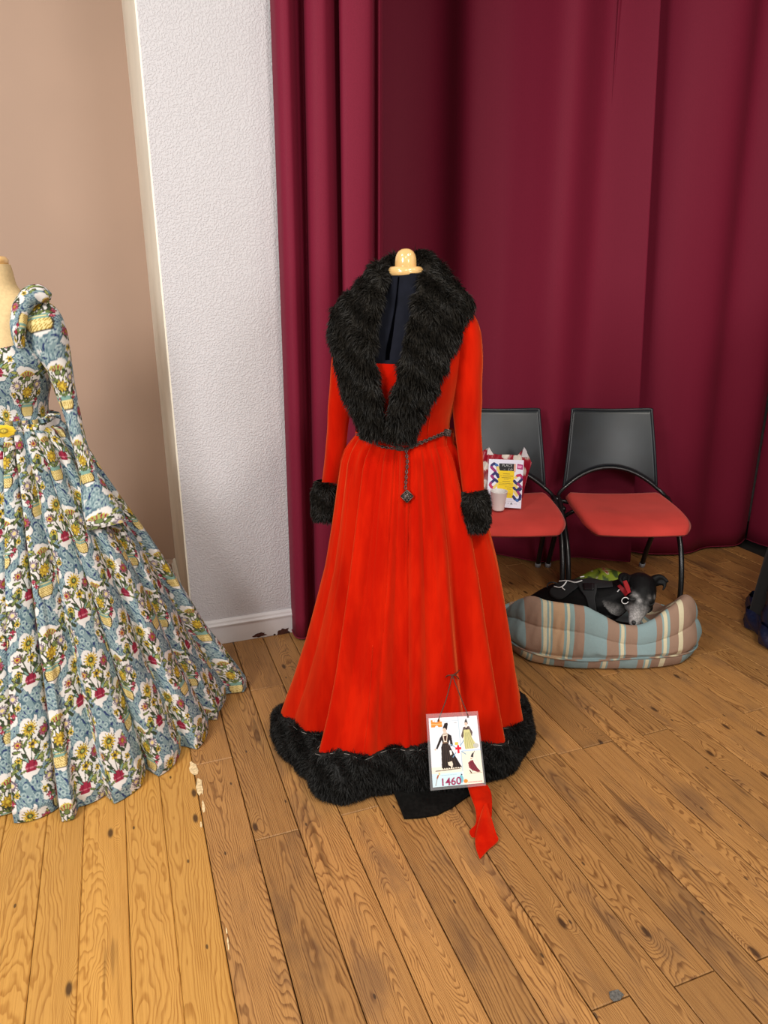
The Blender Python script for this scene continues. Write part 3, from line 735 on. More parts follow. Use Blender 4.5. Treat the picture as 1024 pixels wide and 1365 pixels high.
def card_img(u, v):
    # u,v in paper space: coordinates as the sign is read
    C = np.tile(np.array(lin(232, 232, 238)), (len(u), 1))
    def fill(mask, c): C[mask] = lin(*c)
    x, y = u*100, v*140
    fill((x > 62) & (y > 72), (238, 230, 212)); fill((x < 60) & (y > 112), (205, 228, 236)); fill((x < 60) & (y > 100) & (y < 113), (236, 228, 214))
    fill((np.abs(y-71) < 1.6) & (x > 62), (196, 214, 232)); fill((np.abs(x-61) < .8) & (y < 112), (190, 208, 220)); fill((np.abs(y-8) < .8) & (x < 60), (205, 215, 225))
    # orange castle
    cas = (x > 4) & (x < 27) & (y > 4) & (y < 19); cas &= ~((y < 8) & (np.floor((x-4)/3.9) % 2 == 1)); cas &= ~((np.abs(x-15) < 3) & (y < 9)) & ~((np.hypot(x-15.5, y-19) < 3.2))
    fill(cas, (236, 140, 60)); fill(cas & (np.abs(y-13) < .7), (250, 190, 130))
    # lady in the tall black hat
    blk = (38, 30, 30)
    fill(inpoly(x, y, [(32, 12), (38, 11), (39, 14), (36, 26), (28, 24), (28, 21)]), blk)
    fill(np.hypot((x-31)/3.6, (y-26)/4.4) < 1, (222, 190, 170)); fill(inpoly(x, y, [(29, 29), (34, 28), (37, 34), (26, 35)]), (224, 198, 180))
    fill(inpoly(x, y, [(26, 34), (37, 33), (44, 38), (46, 58), (41, 60), (40, 46), (37, 54), (58, 100), (60, 104), (20, 107), (22, 60), (25, 52), (24, 46), (14, 64), (11, 62), (20, 42)]), blk)
    fill(inpoly(x, y, [(26, 35), (37, 34), (34, 50), (28, 50)]), (230, 214, 196)); fill(inpoly(x, y, [(28.5, 38), (35, 37), (33, 48), (29.5, 48)]), (70, 36, 24))
    fill(inpoly(x, y, [(25.5, 50), (35, 50), (36, 53), (25, 53)]), (120, 90, 70))
    for k in range(6): fill(seg(x, y, 27+k*2.4, 56, 22+k*5.5, 103) < .45, (74, 58, 50))
    fill(inpoly(x, y, [(38, 68), (42, 68), (43, 76), (39, 78)]), (240, 232, 226)); fill(inpoly(x, y, [(33, 92), (41, 90), (43, 96), (40, 107), (38, 100), (34, 98)]), (226, 214, 196))
    fill(np.hypot(x-10, y-64) < 2, (214, 190, 172))
    fill((y > 104+1.2*np.sin(x*1.4)) & (y < 107) & (x > 20) & (x < 58), (236, 226, 206)); fill(seg(x, y, 8, 108, 56, 106) < .9, (110, 92, 74))
    # pale gown lady
    fill(inpoly(x, y, [(74, 10), (77, 4), (79, 10), (80, 16), (73, 16)]), (70, 64, 62)); fill(np.hypot((x-76), (y-16)/1.2) < 3, (216, 190, 172))
    fill(inpoly(x, y, [(70, 22), (82, 21), (88, 34), (86, 42), (82, 38), (70, 40), (66, 46), (64, 40)]), (96, 80, 78))
    fill(inpoly(x, y, [(70, 28), (82, 28), (86, 46), (92, 58), (97, 62), (93, 67), (70, 68), (68, 50)]), (206, 200, 140))
    for k in range(5): fill(seg(x, y, 73+k*2, 34, 71+k*4.6, 66) < .5, (160, 156, 108))
    fill(np.hypot((x-92)/5.5, (y-62)/5) < 1, (190, 188, 180)); fill(inpoly(x, y, [(73, 22), (80, 22), (77, 29)]), (60, 40, 44)); fill(np.hypot(x-76, y-21.5) < 2.3, (230, 216, 204))
    # plum gown lady
    fill(inpoly(x, y, [(82, 78), (86, 75), (84, 86), (79, 84)]), (50, 44, 50)); fill(seg(x, y, 84, 80, 88, 73) < .5, (60, 50, 54))
    fill(np.hypot(x-80, y-88) < 2.1, (214, 186, 170))
    fill(inpoly(x, y, [(78, 92), (83, 91), (86, 102), (96, 116), (90, 117), (80, 112), (74, 106), (73, 96)]), (132, 50, 60))
    for k in range(4): fill(seg(x, y, 77+k*2, 95, 81+k*4, 114) < .5, (88, 30, 40))
    fill(seg(x, y, 75, 112, 78, 118) < 1.1, (90, 60, 50)); fill(seg(x, y, 74, 118, 98, 118) < .4, (170, 150, 120)); fill(seg(x, y, 88, 78, 97, 114) < .35, (214, 208, 196))
    # crossed swords, crown and red cross badge
    for s in ((42, 56, 70, 78), (68, 50, 44, 82)): fill(seg(x, y, *s) < .8, (120, 160, 190))
    fill(np.hypot((x-56)/6.5, (y-67)/9) < 1, (240, 240, 244)); fill((np.abs(x-56) < 2) & (np.abs(y-67) < 8.5), (214, 30, 50)); fill((np.abs(x-56) < 6) & (np.abs(y-65) < 2.4), (214, 30, 50))
    fill((np.abs(x-53.5) < 3.4) & (np.abs(y-55) < 2.8), (240, 190, 80))
    # torch, blue figure, orange figure, small caption rules
    fill(seg(x, y, 6, 137, 10, 122) < .7, (150, 140, 138)); fill(seg(x, y, 10, 122, 12, 117) < 1.4, (170, 90, 50)); fill(np.hypot((x-14.5)/1.6, (y-114)/3) < 1, (240, 200, 120))
    fill(np.hypot((x-57)/4, (y-128)/8) < 1, (120, 190, 205)); fill(np.hypot(x-58, y-119) < 1.5, (60, 70, 90)); fill(np.hypot((x-65)/4, (y-133)/4) < 1, (236, 140, 60))
    fill((np.abs(y-117.5) < .7) & (x > 17) & (x < 48) & (np.sin(x*4) > -.3), (150, 190, 205)); fill((np.abs(y-136) < .9) & (x > 69) & (x < 98) & (np.sin(x*5) > -.4), (196, 90, 90))
    fill((np.abs(y-12) < .6) & (x > 52) & (x < 57), (170, 170, 176))
    return C
def pp(u, v): 
    U = 0.045+u*0.925; Vv = 0.055+v*0.905
    return (cTL*(1-U)[:, None]+cTR*U[:, None])*(1-Vv)[:, None]+(cBL*(1-U)[:, None]+cBR*U[:, None])*Vv[:, None]+CN*0.0012
paint(nx, ny, card_img, pp, M['print'], 'printed_sheet', sign)
def text(body, origin, ux, uy, size, m, parent, name, off, shear=0.0, bold=0.0):
    cu = bpy.data.curves.new(name, 'FONT'); cu.body = body; cu.size = 1.0; cu.align_x = 'CENTER'; cu.align_y = 'CENTER'; cu.shear = shear; cu.offset = bold; cu.resolution_u = 3
    o = bpy.data.objects.new(name, cu); COL.objects.link(o)
    dg = bpy.context.evaluated_depsgraph_get(); me = bpy.data.meshes.new_from_object(o.evaluated_get(dg))
    V = np.array([v.co[:] for v in me.vertices]); Fs = [list(p.vertices) for p in me.polygons]
    bpy.data.objects.remove(o)
    ux, uy = nrm(np.array(ux)), nrm(np.array(uy)); nz_ = np.cross(ux, uy)
    P = np.array(origin)+V[:, :1]*ux*size+V[:, 1:2]*uy*size+nz_*off
    return build(name, P, Fs, m, parent, smooth=False)
ex, ey = cBR-cBL, cTL-cBL
text('1460', cardpt(0.375, 0.905), ex, ey, 0.030, M['ink'], sign, 'year_lettering', 0.0024, 0.0, 0.012)
pin = cast(skirt_b, 603, 899, 0.006)
mb = MB()
for e, v_ in ((0.235, 0.075), (0.80, 0.045)):
    p1 = cardpt(e, v_, 0.002); mid = (pin+p1)/2+np.array([0.002, -0.004, -0.004])
    mb.add(*tube(cr([pin, mid, p1, cardpt(e-.01, v_+.02, 0.002)], 16), 0.0016, 6))
for a_ in ((8, -6), (-9, 3), (7, 6)):
    mb.add(*tube(cr([pin, cast(skirt_b, 603+a_[0]*.5, 899+a_[1]*.3-1, .006), cast(skirt_b, 603+a_[0], 899+a_[1], .004)], 8), 0.0014, 6))
mb.add(*lathe_at(pin, np.array([0, -1.0, 0]), 0.003))
mb.build('hanging_cord', M['cord'], sign)
# ---- velvet sash end below the sign
def strip(rows, th, name, label, cat):
    L = cr([np.r_[gr(a[0], a[1], z)] for a, b, z, zm in rows], 40); Rr = cr([np.r_[gr(b[0], b[1], z)] for a, b, z, zm in rows], 40)
    zm = cr(np.array([[r_[3]] for r_ in rows]), 40)[:, 0]; V = []
    w = np.linspace(0, 1, 9)
    for s_ in (th/2, -th/2):
        for l, r_, q in zip(L, Rr, zm):
            for t in w: V.append(l*(1-t)+r_*t+np.array([0, 0, max(q*math.sin(math.pi*t), 0)+s_]))
    k = 40*9; g = grid_faces(40, 9); Fs = [list(f) for f in g]+[list(f[::-1]+k) for f in g]
    for i in range(39):
        for j in (0, 8):
            a = i*9+j; Fs.append([a, a+9, a+9+k, a+k])
    for i in (0, 39):
        for j in range(8): a = i*9+j; Fs.append([a, a+1, a+1+k, a+k])
    return V, Fs
sash = thing('sash_end', tuple(gr(640, 1090)), 'orange red velvet sash end lying on the boards below the sign', 'sash')
V, Fs = strip([((622, 1044), (650, 1047), .035, .004), ((628, 1062), (655, 1058), .028, .005), ((634, 1080), (656, 1076), .022, .006), ((634, 1098), (654, 1094), .016, .006), ((626, 1108), (640, 1108), .008, .003), ((629, 1116), (639, 1119), .006, .002)], .003, '', '', '')
build('sash_upper', V, Fs, M['velvet'], sash)
V, Fs = strip([((646, 1072), (649, 1071), .034, .0), ((639, 1092), (655, 1090), .024, .008), ((634, 1112), (661, 1110), .014, .010), ((634, 1128), (664, 1121), .008, .007), ((638, 1141), (651, 1133), .005, .002), ((640, 1145), (642, 1143), .004, .0)], .003, '', '', '')
build('sash_fold', V, Fs, M['velvet'], sash)

# ================================================================== FLORAL GOWN
TW, TH_ = 0.168, 0.236
def floral(u, v):
    """printed cotton: blue scrolls framing vase bouquets and sunflower bouquets in half-drop"""
    n = len(u); C = np.tile(np.array([0.66, 0.63, 0.595]), (n, 1))
    x, y = u/TW, v/TH_
    xw = x+0.050*np.sin(2*np.pi*2*y+.7)+0.012*np.sin(2*np.pi*7*y); yw = y+0.045*np.sin(2*np.pi*2*x+.4)
    f = np.cos(2*np.pi*xw)+np.cos(2*np.pi*yw); ge = np.cos(2*np.pi*xw)-np.cos(2*np.pi*yw)
    band = np.abs(f)
    lens = 0.60*np.clip(1-(ge/1.95)**2, 0, 1)**.75*(1+0.20*np.sin(ge*7.5+f*2))+0.03
    b1, b2, b3 = np.array(lin(122, 144, 148)), np.array(lin(80, 104, 116)), np.array(lin(164, 180, 180))
    m = band < lens
    C[band < lens*1.12+.05] = b2; C[m] = b1
    q_ = band/np.maximum(lens, .05)
    C[m & (np.abs(np.sin(q_*5.0+ge*1.2)) < .20)] = b3
    C[m & (np.sin(ge*16+f*9) > .72) & (q_ > .30)] = b2
    d1 = np.hypot(f*.9, (ge*2.2+.5) % 1-.5); C[m & (d1 < .15)] = lin(38, 52, 96)
    for cx, cy in ((.5, 0), (0, .5)):
        for k_ in range(6):
            a_ = k_*math.pi/3+.3; rx, ry = ((x-cx+.5) % 1-.5)*TW-.021*math.cos(a_), ((y-cy+.5) % 1-.5)*TH_-.023*math.sin(a_)
            rr_ = np.hypot(rx, ry); C[rr_ < .0088] = b1; C[np.abs(rr_-.0055) < .0012] = b3; C[rr_ < .0026] = b2
    green, dgreen, lgreen = lin(104, 118, 66), lin(52, 66, 42), lin(150, 156, 84)
    yel, dyel, red, pink, pur = lin(200, 172, 58), lin(146, 116, 38), lin(138, 34, 56), lin(180, 98, 112), lin(112, 98, 114)
    outl = lin(58, 52, 44); cream = lin(214, 194, 132); teal = lin(116, 150, 138)
    rs = np.random.default_rng(3)
    def loc(cx, cy):
        return ((x-cx+.5) % 1-.5)*TW, ((y-cy+.5) % 1-.5)*TH_
    def leaf(X, Y, cx, cy, a, L, w, c):
        dx, dy = X-cx, Y-cy; p = dx*math.cos(a)+dy*math.sin(a); q = -dx*math.sin(a)+dy*math.cos(a)
        e = (p/L)**2+(q/w)**2*(1+0.5*np.clip(p/L, -1, 1))
        C[e < 1.25] = outl; C[e < 0.72] = c
    def flower(X, Y, cx, cy, r, k, c1, c2, c3, dp=.22):
        dx, dy = X-cx, Y-cy; rr = np.hypot(dx, dy); a = np.arctan2(dy, dx)
        e = r*(1-dp+dp*np.cos(a*k))
        C[rr < e*1.14] = outl; mm = rr < e
        C[mm] = c1; C[mm & (np.cos(a*k) < -.55)] = c2; C[rr < r*.50] = c2; C[rr < r*.36] = c3
    def stem(X, Y, x1, y1, x2, y2, w=.0016, c=dgreen): C[seg(X, Y, x1, y1, x2, y2) < w] = c
    # clear a ground for the bouquets
    for cx, cy in ((0, 0), (.5, .5)):
        X, Y = loc(cx, cy); e = (X/.050)**2+((Y-.002)/.078)**2
        C[(e < 0.92+0.30*np.sin(np.arctan2(Y, X)*7+1))] = (0.66, 0.63, 0.595)
    X, Y = loc(0, 0)
    for s in (-1, 1):
        stem(X, Y, 0, -.035, s*.036, .018); stem(X, Y, 0, -.03, s*.040, -.02); stem(X, Y, 0, -.02, s*.016, .045)
        for j in range(17):
            leaf(X, Y, s*rs.uniform(.008, .050), rs.uniform(-.036, .062), rs.uniform(0, 3.1), rs.uniform(.008, .0125), rs.uniform(.0028, .0042), (green, dgreen, lgreen)[j % 3])
    stem(X, Y, 0, -.03, 0, .045)
    for s in (-1, 1):
        flower(X, Y, s*.034, .022, .0145, 12, pur, lin(176, 160, 168), cream)
        flower(X, Y, s*.047, -.006, .0085, 6, yel, dyel, dgreen); flower(X, Y, s*.036, -.026, .0075, 4, red, pink, red); flower(X, Y, s*.029, -.040, .0065, 4, red, pink, red)
    flower(X, Y, 0, .0, .0185, 9, yel, dyel, yel, .14); 
    for rr_ in (.0145, .0105, .0065): C[np.abs(np.hypot(X, Y/.9)-rr_*(1+.12*np.cos(9*np.arctan2(Y, X)))) < .0008] = dyel
    fan = (np.hypot(X, Y-.040) < .024) & (Y > .040+.6*np.abs(X)); C[fan] = lgreen; C[fan & (np.sin(np.arctan2(X, Y-.03)*22) > .2)] = red; C[(np.hypot(X, Y-.040) < .026) & (np.hypot(X, Y-.040) > .0235) & (Y > .040+.6*np.abs(X))] = yel
    leaf(X, Y, 0, .042, 1.57, .008, .008, green)
    vb = (np.abs(X) < .0205*(1-.35*np.clip((Y+.0555)/.02, -1, 1)**2)+.003) & (Y < -.036) & (Y > -.075); ve = (np.abs(X) < .0235*(1-.35*np.clip((Y+.0555)/.02, -1, 1)**2)+.004) & (Y < -.034) & (Y > -.077)
    C[ve] = outl; C[vb] = cream; C[vb & (np.sin(X*900)*np.sin(Y*900) > .25)] = dyel; C[vb & (np.abs(Y+.043) < .0035)] = teal
    rim = (np.abs(X) < .024) & (np.abs(Y+.035) < .0028); C[rim] = teal
    for a in (-.9, -.4, .4, .9): leaf(X, Y, .012*a, -.026, 1.57-a*.8, .009, .0028, green)
    X, Y = loc(.5, .5)
    for s in (-1, 1):
        stem(X, Y, 0, -.05, s*.030, .02); stem(X, Y, 0, -.045, s*.036, -.02)
        for j in range(18):
            leaf(X, Y, s*rs.uniform(.006, .048), rs.uniform(-.06, .05), rs.uniform(0, 3.1), rs.uniform(.008, .0135), rs.uniform(.0028, .0044), (green, dgreen, lgreen)[j % 3])
    stem(X, Y, 0, -.05, 0, .05)
    flower(X, Y, -.006, .050, .0205, 14, yel, dyel, dgreen); C[np.hypot(X+.006, Y-.050) < .004] = lgreen
    flower(X, Y, .035, .032, .0155, 8, lin(150, 84, 100), red, dyel, .15); flower(X, Y, -.037, .012, .0125, 8, lin(140, 96, 110), yel, red, .2)
    flower(X, Y, .002, .006, .0125, 5, yel, dyel, outl); flower(X, Y, .040, -.014, .0095, 6, yel, dyel, dgreen); flower(X, Y, -.034, -.030, .0085, 6, yel, dyel, dgreen)
    tul = (np.abs(X) < .017-.35*np.abs(Y+.052)) & (Y < -.036+.45*np.abs(X)) & (Y > -.066); C[tul] = red; C[tul & (np.abs(Y+.056) < .002)] = pink; C[tul & (np.abs(np.abs(X)-.007) < .0012)] = lin(110, 20, 44)
    leaf(X, Y, -.014, -.032, 2.3, .011, .003, teal); leaf(X, Y, .014, -.032, .8, .011, .003, teal)
    leaf(X, Y, -.020, -.062, .4, .010, .0028, green); leaf(X, Y, .020, -.062, 2.7, .010, .0028, green)
    return np.clip(C, 0, 1)

FC = np.array([-1.18, 2.26, 0.0]); FY = math.radians(-4)
form2 = thing('dress_form', tuple(FC), 'beige linen dress form wearing the floral gown at the left edge', 'dress form')
fgown = thing('floral_gown', tuple(FC), 'long floral cotton gown with blue scroll and bouquet print and bell sleeves', 'gown')
T2 = [(0.95, .160, .125, .12), (1.00, .115, .100, .09), (1.045, .098, .088, .084), (1.09, .102, .096, .084), (1.15, .124, .122, .088), (1.21, .146, .138, .092),
      (1.26, .154, .126, .094), (1.31, .158, .104, .092), (1.355, .155, .086, .086), (1.39, .128, .070, .078), (1.415, .085, .060, .068), (1.44, .064, .056, .060), (1.48, .058, .052, .055), (1.50, .054, .050, .052)]
R = torso_rings(0.0, 0.9, 1.52, table=T2); k, n, _ = R.shape
build('torso', rot(R.reshape(-1, 3), FY, FC), [list(f) for f in grid_faces(k, n, True)]+[list(range(n))[::-1], list(range((k-1)*n, k*n))], M['linen'], form2)
V, Fc = lathe([(0.03, 1.498), (0.05, 1.5), (0.052, 1.512), (0.045, 1.522), (0.028, 1.524), (0.028, 1.55), (0.018, 1.565), (0.004, 1.57)], 32, FC); build('neck_cap', V, Fc, M['beech'], form2)
V, Fc = tube([FC+[0, 0, 0.06], FC+[0, 0, 0.96]], 0.016, 14); build('stand_pole', V, Fc, M['steel'], form2)
mb = MB()
for j in range(4):
    a = j*math.pi/2+0.4; d = np.array([math.cos(a), math.sin(a), 0]); mb.add(*tube([FC+[0, 0, 0.09], FC+d*0.12+[0, 0, 0.07], FC+d*0.24+[0, 0, 0.012]], 0.011, 8))
mb.build('stand_feet', M['steel'], form2)
# bodice (dense so that the print stays crisp)
R = torso_rings(0.007, 1.00, 1.42, 420, 130, table=T2); k, n, _ = R.shape; Rf = R.reshape(-1, 3)
Fg = grid_faces(k, n, True); cc = Rf[Fg].mean(1)
neck = (cc[:, 1] < 0) & (cc[:, 2] > 1.268-0.012*np.cos(cc[:, 0]*20)) & (np.abs(cc[:, 0]) < 0.105+0.08*(cc[:, 2]-1.268))
keep = ~neck & (cc[:, 2] < 1.40)
ang = np.arctan2(Rf[:, 0], -Rf[:, 1])
fb = build('bodice', rot(Rf, FY, FC), [Fg[keep]], M['floral'], fgown, cols=floral(ang*0.15+0.03, Rf[:, 2]+0.05))
# skirt
FH = [(-60, 1085), (0, 1092), (60, 1090), (98, 1084), (104, 1069), (150, 1066), (185, 1046), (195, 1030), (250, 1000), (282, 972), (290, 950), (317, 916)]
fth, fr = polar(FC, [gr(*p) for p in FH])
fth = np.concatenate([fth, np.radians([122, 146, 180, -150, -120, -90, -60, -40])]); fr = np.concatenate([fr, [.55, .47, .58, .6, .6, .6, .6, .62]])
FS = [(58, 556), (92, 566), (112, 590), (135, 630), (160, 668), (190, 712), (216, 754), (240, 796), (262, 838), (284, 870), (310, 912)]
P = np.array([at(x, y, 2.30) for x, y in FS]); fz, frs = P[::-1, 2], P[::-1, 0]-FC[0]
FZ = 1.045
PL = np.radians(np.array([-180, -150, -120, -95, -75, -60, -46, -33, -21, -10, 1, 12, 23, 35, 48, 62, 77, 93, 112, 135, 158]))
thf = []
for a_, b_ in zip(PL, np.append(PL[1:], np.pi)):
    vis = -1.0 < b_ and a_ < 1.98; m_ = a_+0.07*(b_-a_)
    thf += [np.linspace(a_, m_, 26 if vis else 4, endpoint=False), np.linspace(m_, b_, int(150*(b_-a_))+24 if vis else 12, endpoint=False)]
thf = np.concatenate(thf)
zf = np.linspace(FZ, 0.004, 460)[:, None]
def floral_skirt(th, z):
    rw = 1/np.sqrt((np.sin(th)/.128)**2+(np.cos(th)/.108)**2)[None, :]
    rh = per_interp(th, fth, fr)[None, :]
    rh_s = smooth_per(per_interp(np.linspace(-np.pi, np.pi, 360, endpoint=False), fth, fr), 24)
    rhs = np.interp(th, np.linspace(-np.pi, np.pi, 360, endpoint=False), rh_s, period=2*np.pi)[None, :]
    f = np.clip((FZ-z)/FZ, 0, 1)
    g = np.clip((np.interp(z, fz, frs)-.128)/(frs[0]-.128), 0, 1.0)
    r = rw+((rhs*(1-f**2)+rh*f**2)-rw)*g
    pi_ = np.searchsorted(PL, th, side='right')-1; nx_ = np.append(PL[1:], PL[0]+2*np.pi)
    t = (th-PL[pi_])/(nx_[pi_]-PL[pi_]); wdt = nx_[pi_]-PL[pi_]
    prof = np.where(t < 0.07, 1-np.cos(t/0.07*np.pi/2)**2, np.cos((t-0.07)/0.93*np.pi/2)**0.8)-0.5
    amp = (0.019+0.058*f*(1-.35*f))*(1+0.4*np.sin(pi_*2.3))[None, :]
    r = r+amp*prof[None, :]+0.012*f*np.sin(th*5+3*f+1)
    return r, pi_
r, pidx = floral_skirt(thf, zf)
Vs = np.stack([FC[0]+r*np.sin(thf), FC[1]-r*np.cos(thf), np.broadcast_to(zf, r.shape)], -1)
mid = PL[pidx]+0.10
arc = np.concatenate([np.zeros((len(zf), 1)), np.cumsum(np.hypot(np.diff(Vs[:, :, 0], axis=1), np.diff(Vs[:, :, 1], axis=1)), axis=1)], 1)
first = np.array([np.argmax(pidx == q) for q in pidx]); uu = pidx[None, :]*0.107-.03+arc-arc[:, first]
slant = np.concatenate([[0], np.cumsum(np.hypot(np.diff(np.interp(zf[:, 0], fz, frs)), np.diff(zf[:, 0])))])[:, None]
vv = -(slant+np.zeros_like(uu))-0.06*np.sin(pidx*1.9)[None, :]
fsk = build('skirt', Vs.reshape(-1, 3), [grid_faces(len(zf), len(thf), True)], M['floral'], fgown, cols=floral(uu.ravel(), vv.ravel()))
fsk_b = bvh(fsk)
# sleeve with bell end, rolled shoulder strap
def ftube(pts, Y, rad, n=90, k=200, squash=None, uo=0.0):
    P = cr([at(x, y, Y+dy) for x, y, dy in pts], k); Rr = cr(np.array(rad)[:, None], k)[:, 0]
    V, Fc = tube(P, Rr, n, caps=False); a = np.tile(np.linspace(0, 1, n, endpoint=False), k)
    s = np.concatenate([[0], np.cumsum(np.linalg.norm(np.diff(P, axis=0), axis=1))]); s = np.repeat(s, n); u = np.repeat(np.linspace(0, 1, k), n)
    C = np.repeat(P, n, 0)
    w = 1+0.05*np.sin(a*2*np.pi*3+u*13)*np.sin(u*20)+0.03*np.sin(u*34+a*9)
    V = C+(V-C)*w[:, None]
    Rm = np.repeat(Rr, n)
    return V, np.array(Fc), floral((a-.5)*0.22+uo, -s*1.0+0.02), P
V, Fc, cl, _ = ftube([(48, 402, .02), (55, 420, .01), (63, 446, 0), (77, 484, 0), (88, 522, 0), (98, 560, -.01), (108, 598, -.02), (117, 630, -.03), (127, 658, -.045), (138, 690, -.055), (141, 701, -.06)], 2.21,
                     [.020, .050, .060, .041, .030, .024, .022, .027, .043, .062, .065], uo=0.085)
sl = build('sleeve', V, [Fc], M['floral'], fgown, cols=cl)
V, Fc, cl, _ = ftube([(27, 462, -.03), (24, 440, -.04), (27, 415, -.02), (38, 397, 0), (52, 392, .01), (64, 398, .03)], 2.17, [.014, .020, .024, .027, .027, .018], 60, 90, uo=0.03)
build('shoulder_roll', V, [Fc], M['floral'], fgown, cols=cl)
def mirror_sleeve():
    P = [FC+[-.17, .0, 1.36], FC+[-.215, 0, 1.25], FC+[-.245, -.01, 1.10], FC+[-.27, -.04, .98], FC+[-.31, -.08, .86], FC+[-.33, -.1, .80]]
    P = cr(P, 60); V, Fc = tube(P, cr(np.array([[.03], [.062], [.045], [.034], [.05], [.066]]), 60)[:, 0], 40, caps=False)
    a = np.tile(np.linspace(0, 1, 40, endpoint=False), 60); s = np.repeat(np.linspace(0, .6, 60), 40)
    build('sleeve', V, [np.array(Fc)], M['floral'], fgown, cols=floral(a*.22, -s))
mirror_sleeve()
# waist sash with loose ties and rosette
sp = [(-30, 578), (0, 584), (14, 577), (30, 570), (50, 566), (74, 562), (90, 568)]
P = []
for x, y in sp:
    p = cast(fsk_b, x, y+5, .008, 2.14); P.append(p)
P = cr(P, 80); V = []
P = cr(P, 260)
for s_ in (0, 1):
    for q, p in enumerate(P): V += [p+[0, -.003*math.sin(math.pi*w)+.005*s_, .014-.026*w+.002*math.sin(q*.09)] for w in np.linspace(0, 1, 12)]
Vf = np.array(V); g1 = grid_faces(260, 12); sfaces = [g1, g1[:, ::-1]+260*12]
build('waist_sash', Vf, sfaces, M['floral'], fgown, cols=floral(Vf[:, 0]*1.0, Vf[:, 2]*1.0+.04))
c = cast(fsk_b, 7, 581, .016, 2.1); n_ = nrm(np.array([.25, -1, .3])); u_ = nrm(np.cross(n_, [0, 0, 1.0])); v_ = np.cross(u_, n_)
a = np.linspace(0, 2*np.pi, 40, endpoint=False); rows = []
for rr2, h in ((.024, -.004), (.026, .0), (.023, .004), (.012, .005), (.009, .008), (.002, .009)):
    w = rr2*(1+.06*np.cos(a*10)); rows.append(c+np.cos(a)[:, None]*u_*w[:, None]*1.25+np.sin(a)[:, None]*v_*w[:, None]*.75+n_*h)
V = np.concatenate(rows); cl = np.concatenate([np.tile(lin(*q), (40, 1)) for q in ((90, 80, 40), (216, 196, 110), (220, 190, 50), (200, 164, 40), (120, 104, 40), (216, 190, 70))])
build('rosette', V, [grid_faces(6, 40, True)], M['floral'], fgown, cols=cl)
mb = MB()
for p0, p1, p2 in (((60, 559), (66, 553), (77, 553)), ((55, 558), (62, 556), (65, 551))):
    mb.add(*tube(cr([at(*p0, 2.2), at(*p1, 2.2), at(*p2, 2.2)], 12), [.002]*4+[.004]*4+[.003, .003, .002, .001], 6))
V = np.concatenate(mb.V); mb.build('tie', M['floral'], fgown, cols=floral(V[:, 0]*3, V[:, 2]*3))

# ================================================================== DARK GOWN AT THE RIGHT EDGE
DC = np.array([2.03, 2.70, 0.0]); DSH = 14
dg_ = thing('dark_gown', tuple(DC), 'black velvet gown with navy satin trim on a stand, cut off by the right edge', 'gown')
DS = [(1085, 640), (1056, 700), (1037, 752), (1028, 778), (1019, 812), (1012, 840), (1008, 868)]
P = np.array([at(x+DSH, y, 2.66) for x, y in DS]); dz, dr = P[::-1, 2], DC[0]-P[::-1, 0]
dth = np.linspace(-np.pi, np.pi, 200, endpoint=False); dzz = np.linspace(1.05, 0.012, 90)[:, None]
rs_ = np.interp(dzz, np.r_[dz, 1.05], np.r_[dr, .14])
ff = np.clip((1.05-dzz)/1.05, 0, 1); rd = rs_*(1+0*dth)+0.018*ff*np.sin(dth*16)+.01*ff*np.sin(dth*7+1)
rd[-6:] *= 0.985
V = np.stack([DC[0]+rd*np.sin(dth), DC[1]-rd*np.cos(dth), np.broadcast_to(dzz, rd.shape)], -1).reshape(-1, 3)
ds = build('skirt', V, [grid_faces(90, 200, True)], M['black_velvet'], dg_)
# satin border up the left front edge and along the hem
rows = []
for j in range(8):
    zz_ = 0.008+j*0.0125; rows.append(np.stack([DC[0]+(np.interp(zz_, dz, dr)+.012+.006*np.sin(dth*40+j)+.008*math.sin(j/7*math.pi)+.018*np.sin(dth*16))*np.sin(dth), DC[1]-(np.interp(zz_, dz, dr)+.012+.006*np.sin(dth*40+j)+.018*np.sin(dth*16))*np.cos(dth), np.full(200, zz_)], -1))
build('satin_hem', np.concatenate(rows), [grid_faces(8, 200, True)], M['navy_satin'], dg_)
rows = []
for j in range(60):
    zz_ = 0.09+j*0.0155; rr3 = np.interp(zz_, np.r_[dz, 1.05], np.r_[dr, .14])
    for a in np.linspace(math.radians(-92), math.radians(-66), 10): rows.append([DC[0]+(rr3+.014+.004*math.sin(j*.9+a*20))*math.sin(a), DC[1]-(rr3+.014)*math.cos(a), zz_])
build('satin_panel', np.array(rows), [grid_faces(60, 10)], M['navy_satin'], dg_).modifiers.new('cloth_thickness', 'SOLIDIFY').thickness = 0.004
R = torso_rings(0.004, 1.0, 1.5); k, n, _ = R.shape
build('bodice', rot(R.reshape(-1, 3), 0.3, DC), [list(f) for f in grid_faces(k, n, True)]+[list(range((k-1)*n, k*n))], M['black_velvet'], dg_)
V, Fc = tube([DC+[0, 0, 0.02], DC+[0, 0, 1.0]], 0.016, 12); build('stand_pole', V, Fc, M['steel'], dg_)
for s in (-1, 1):
    V, Fc = tube(cr([DC+[s*.16, 0, 1.34], DC+[s*.205, 0, 1.2], DC+[s*.21, -.02, 1.02], DC+[s*.2, -.06, .86]], 30), cr(np.array([[.03], [.05], [.042], [.035]]), 30)[:, 0], 20); build('sleeve', V, Fc, M['black_velvet'], dg_)

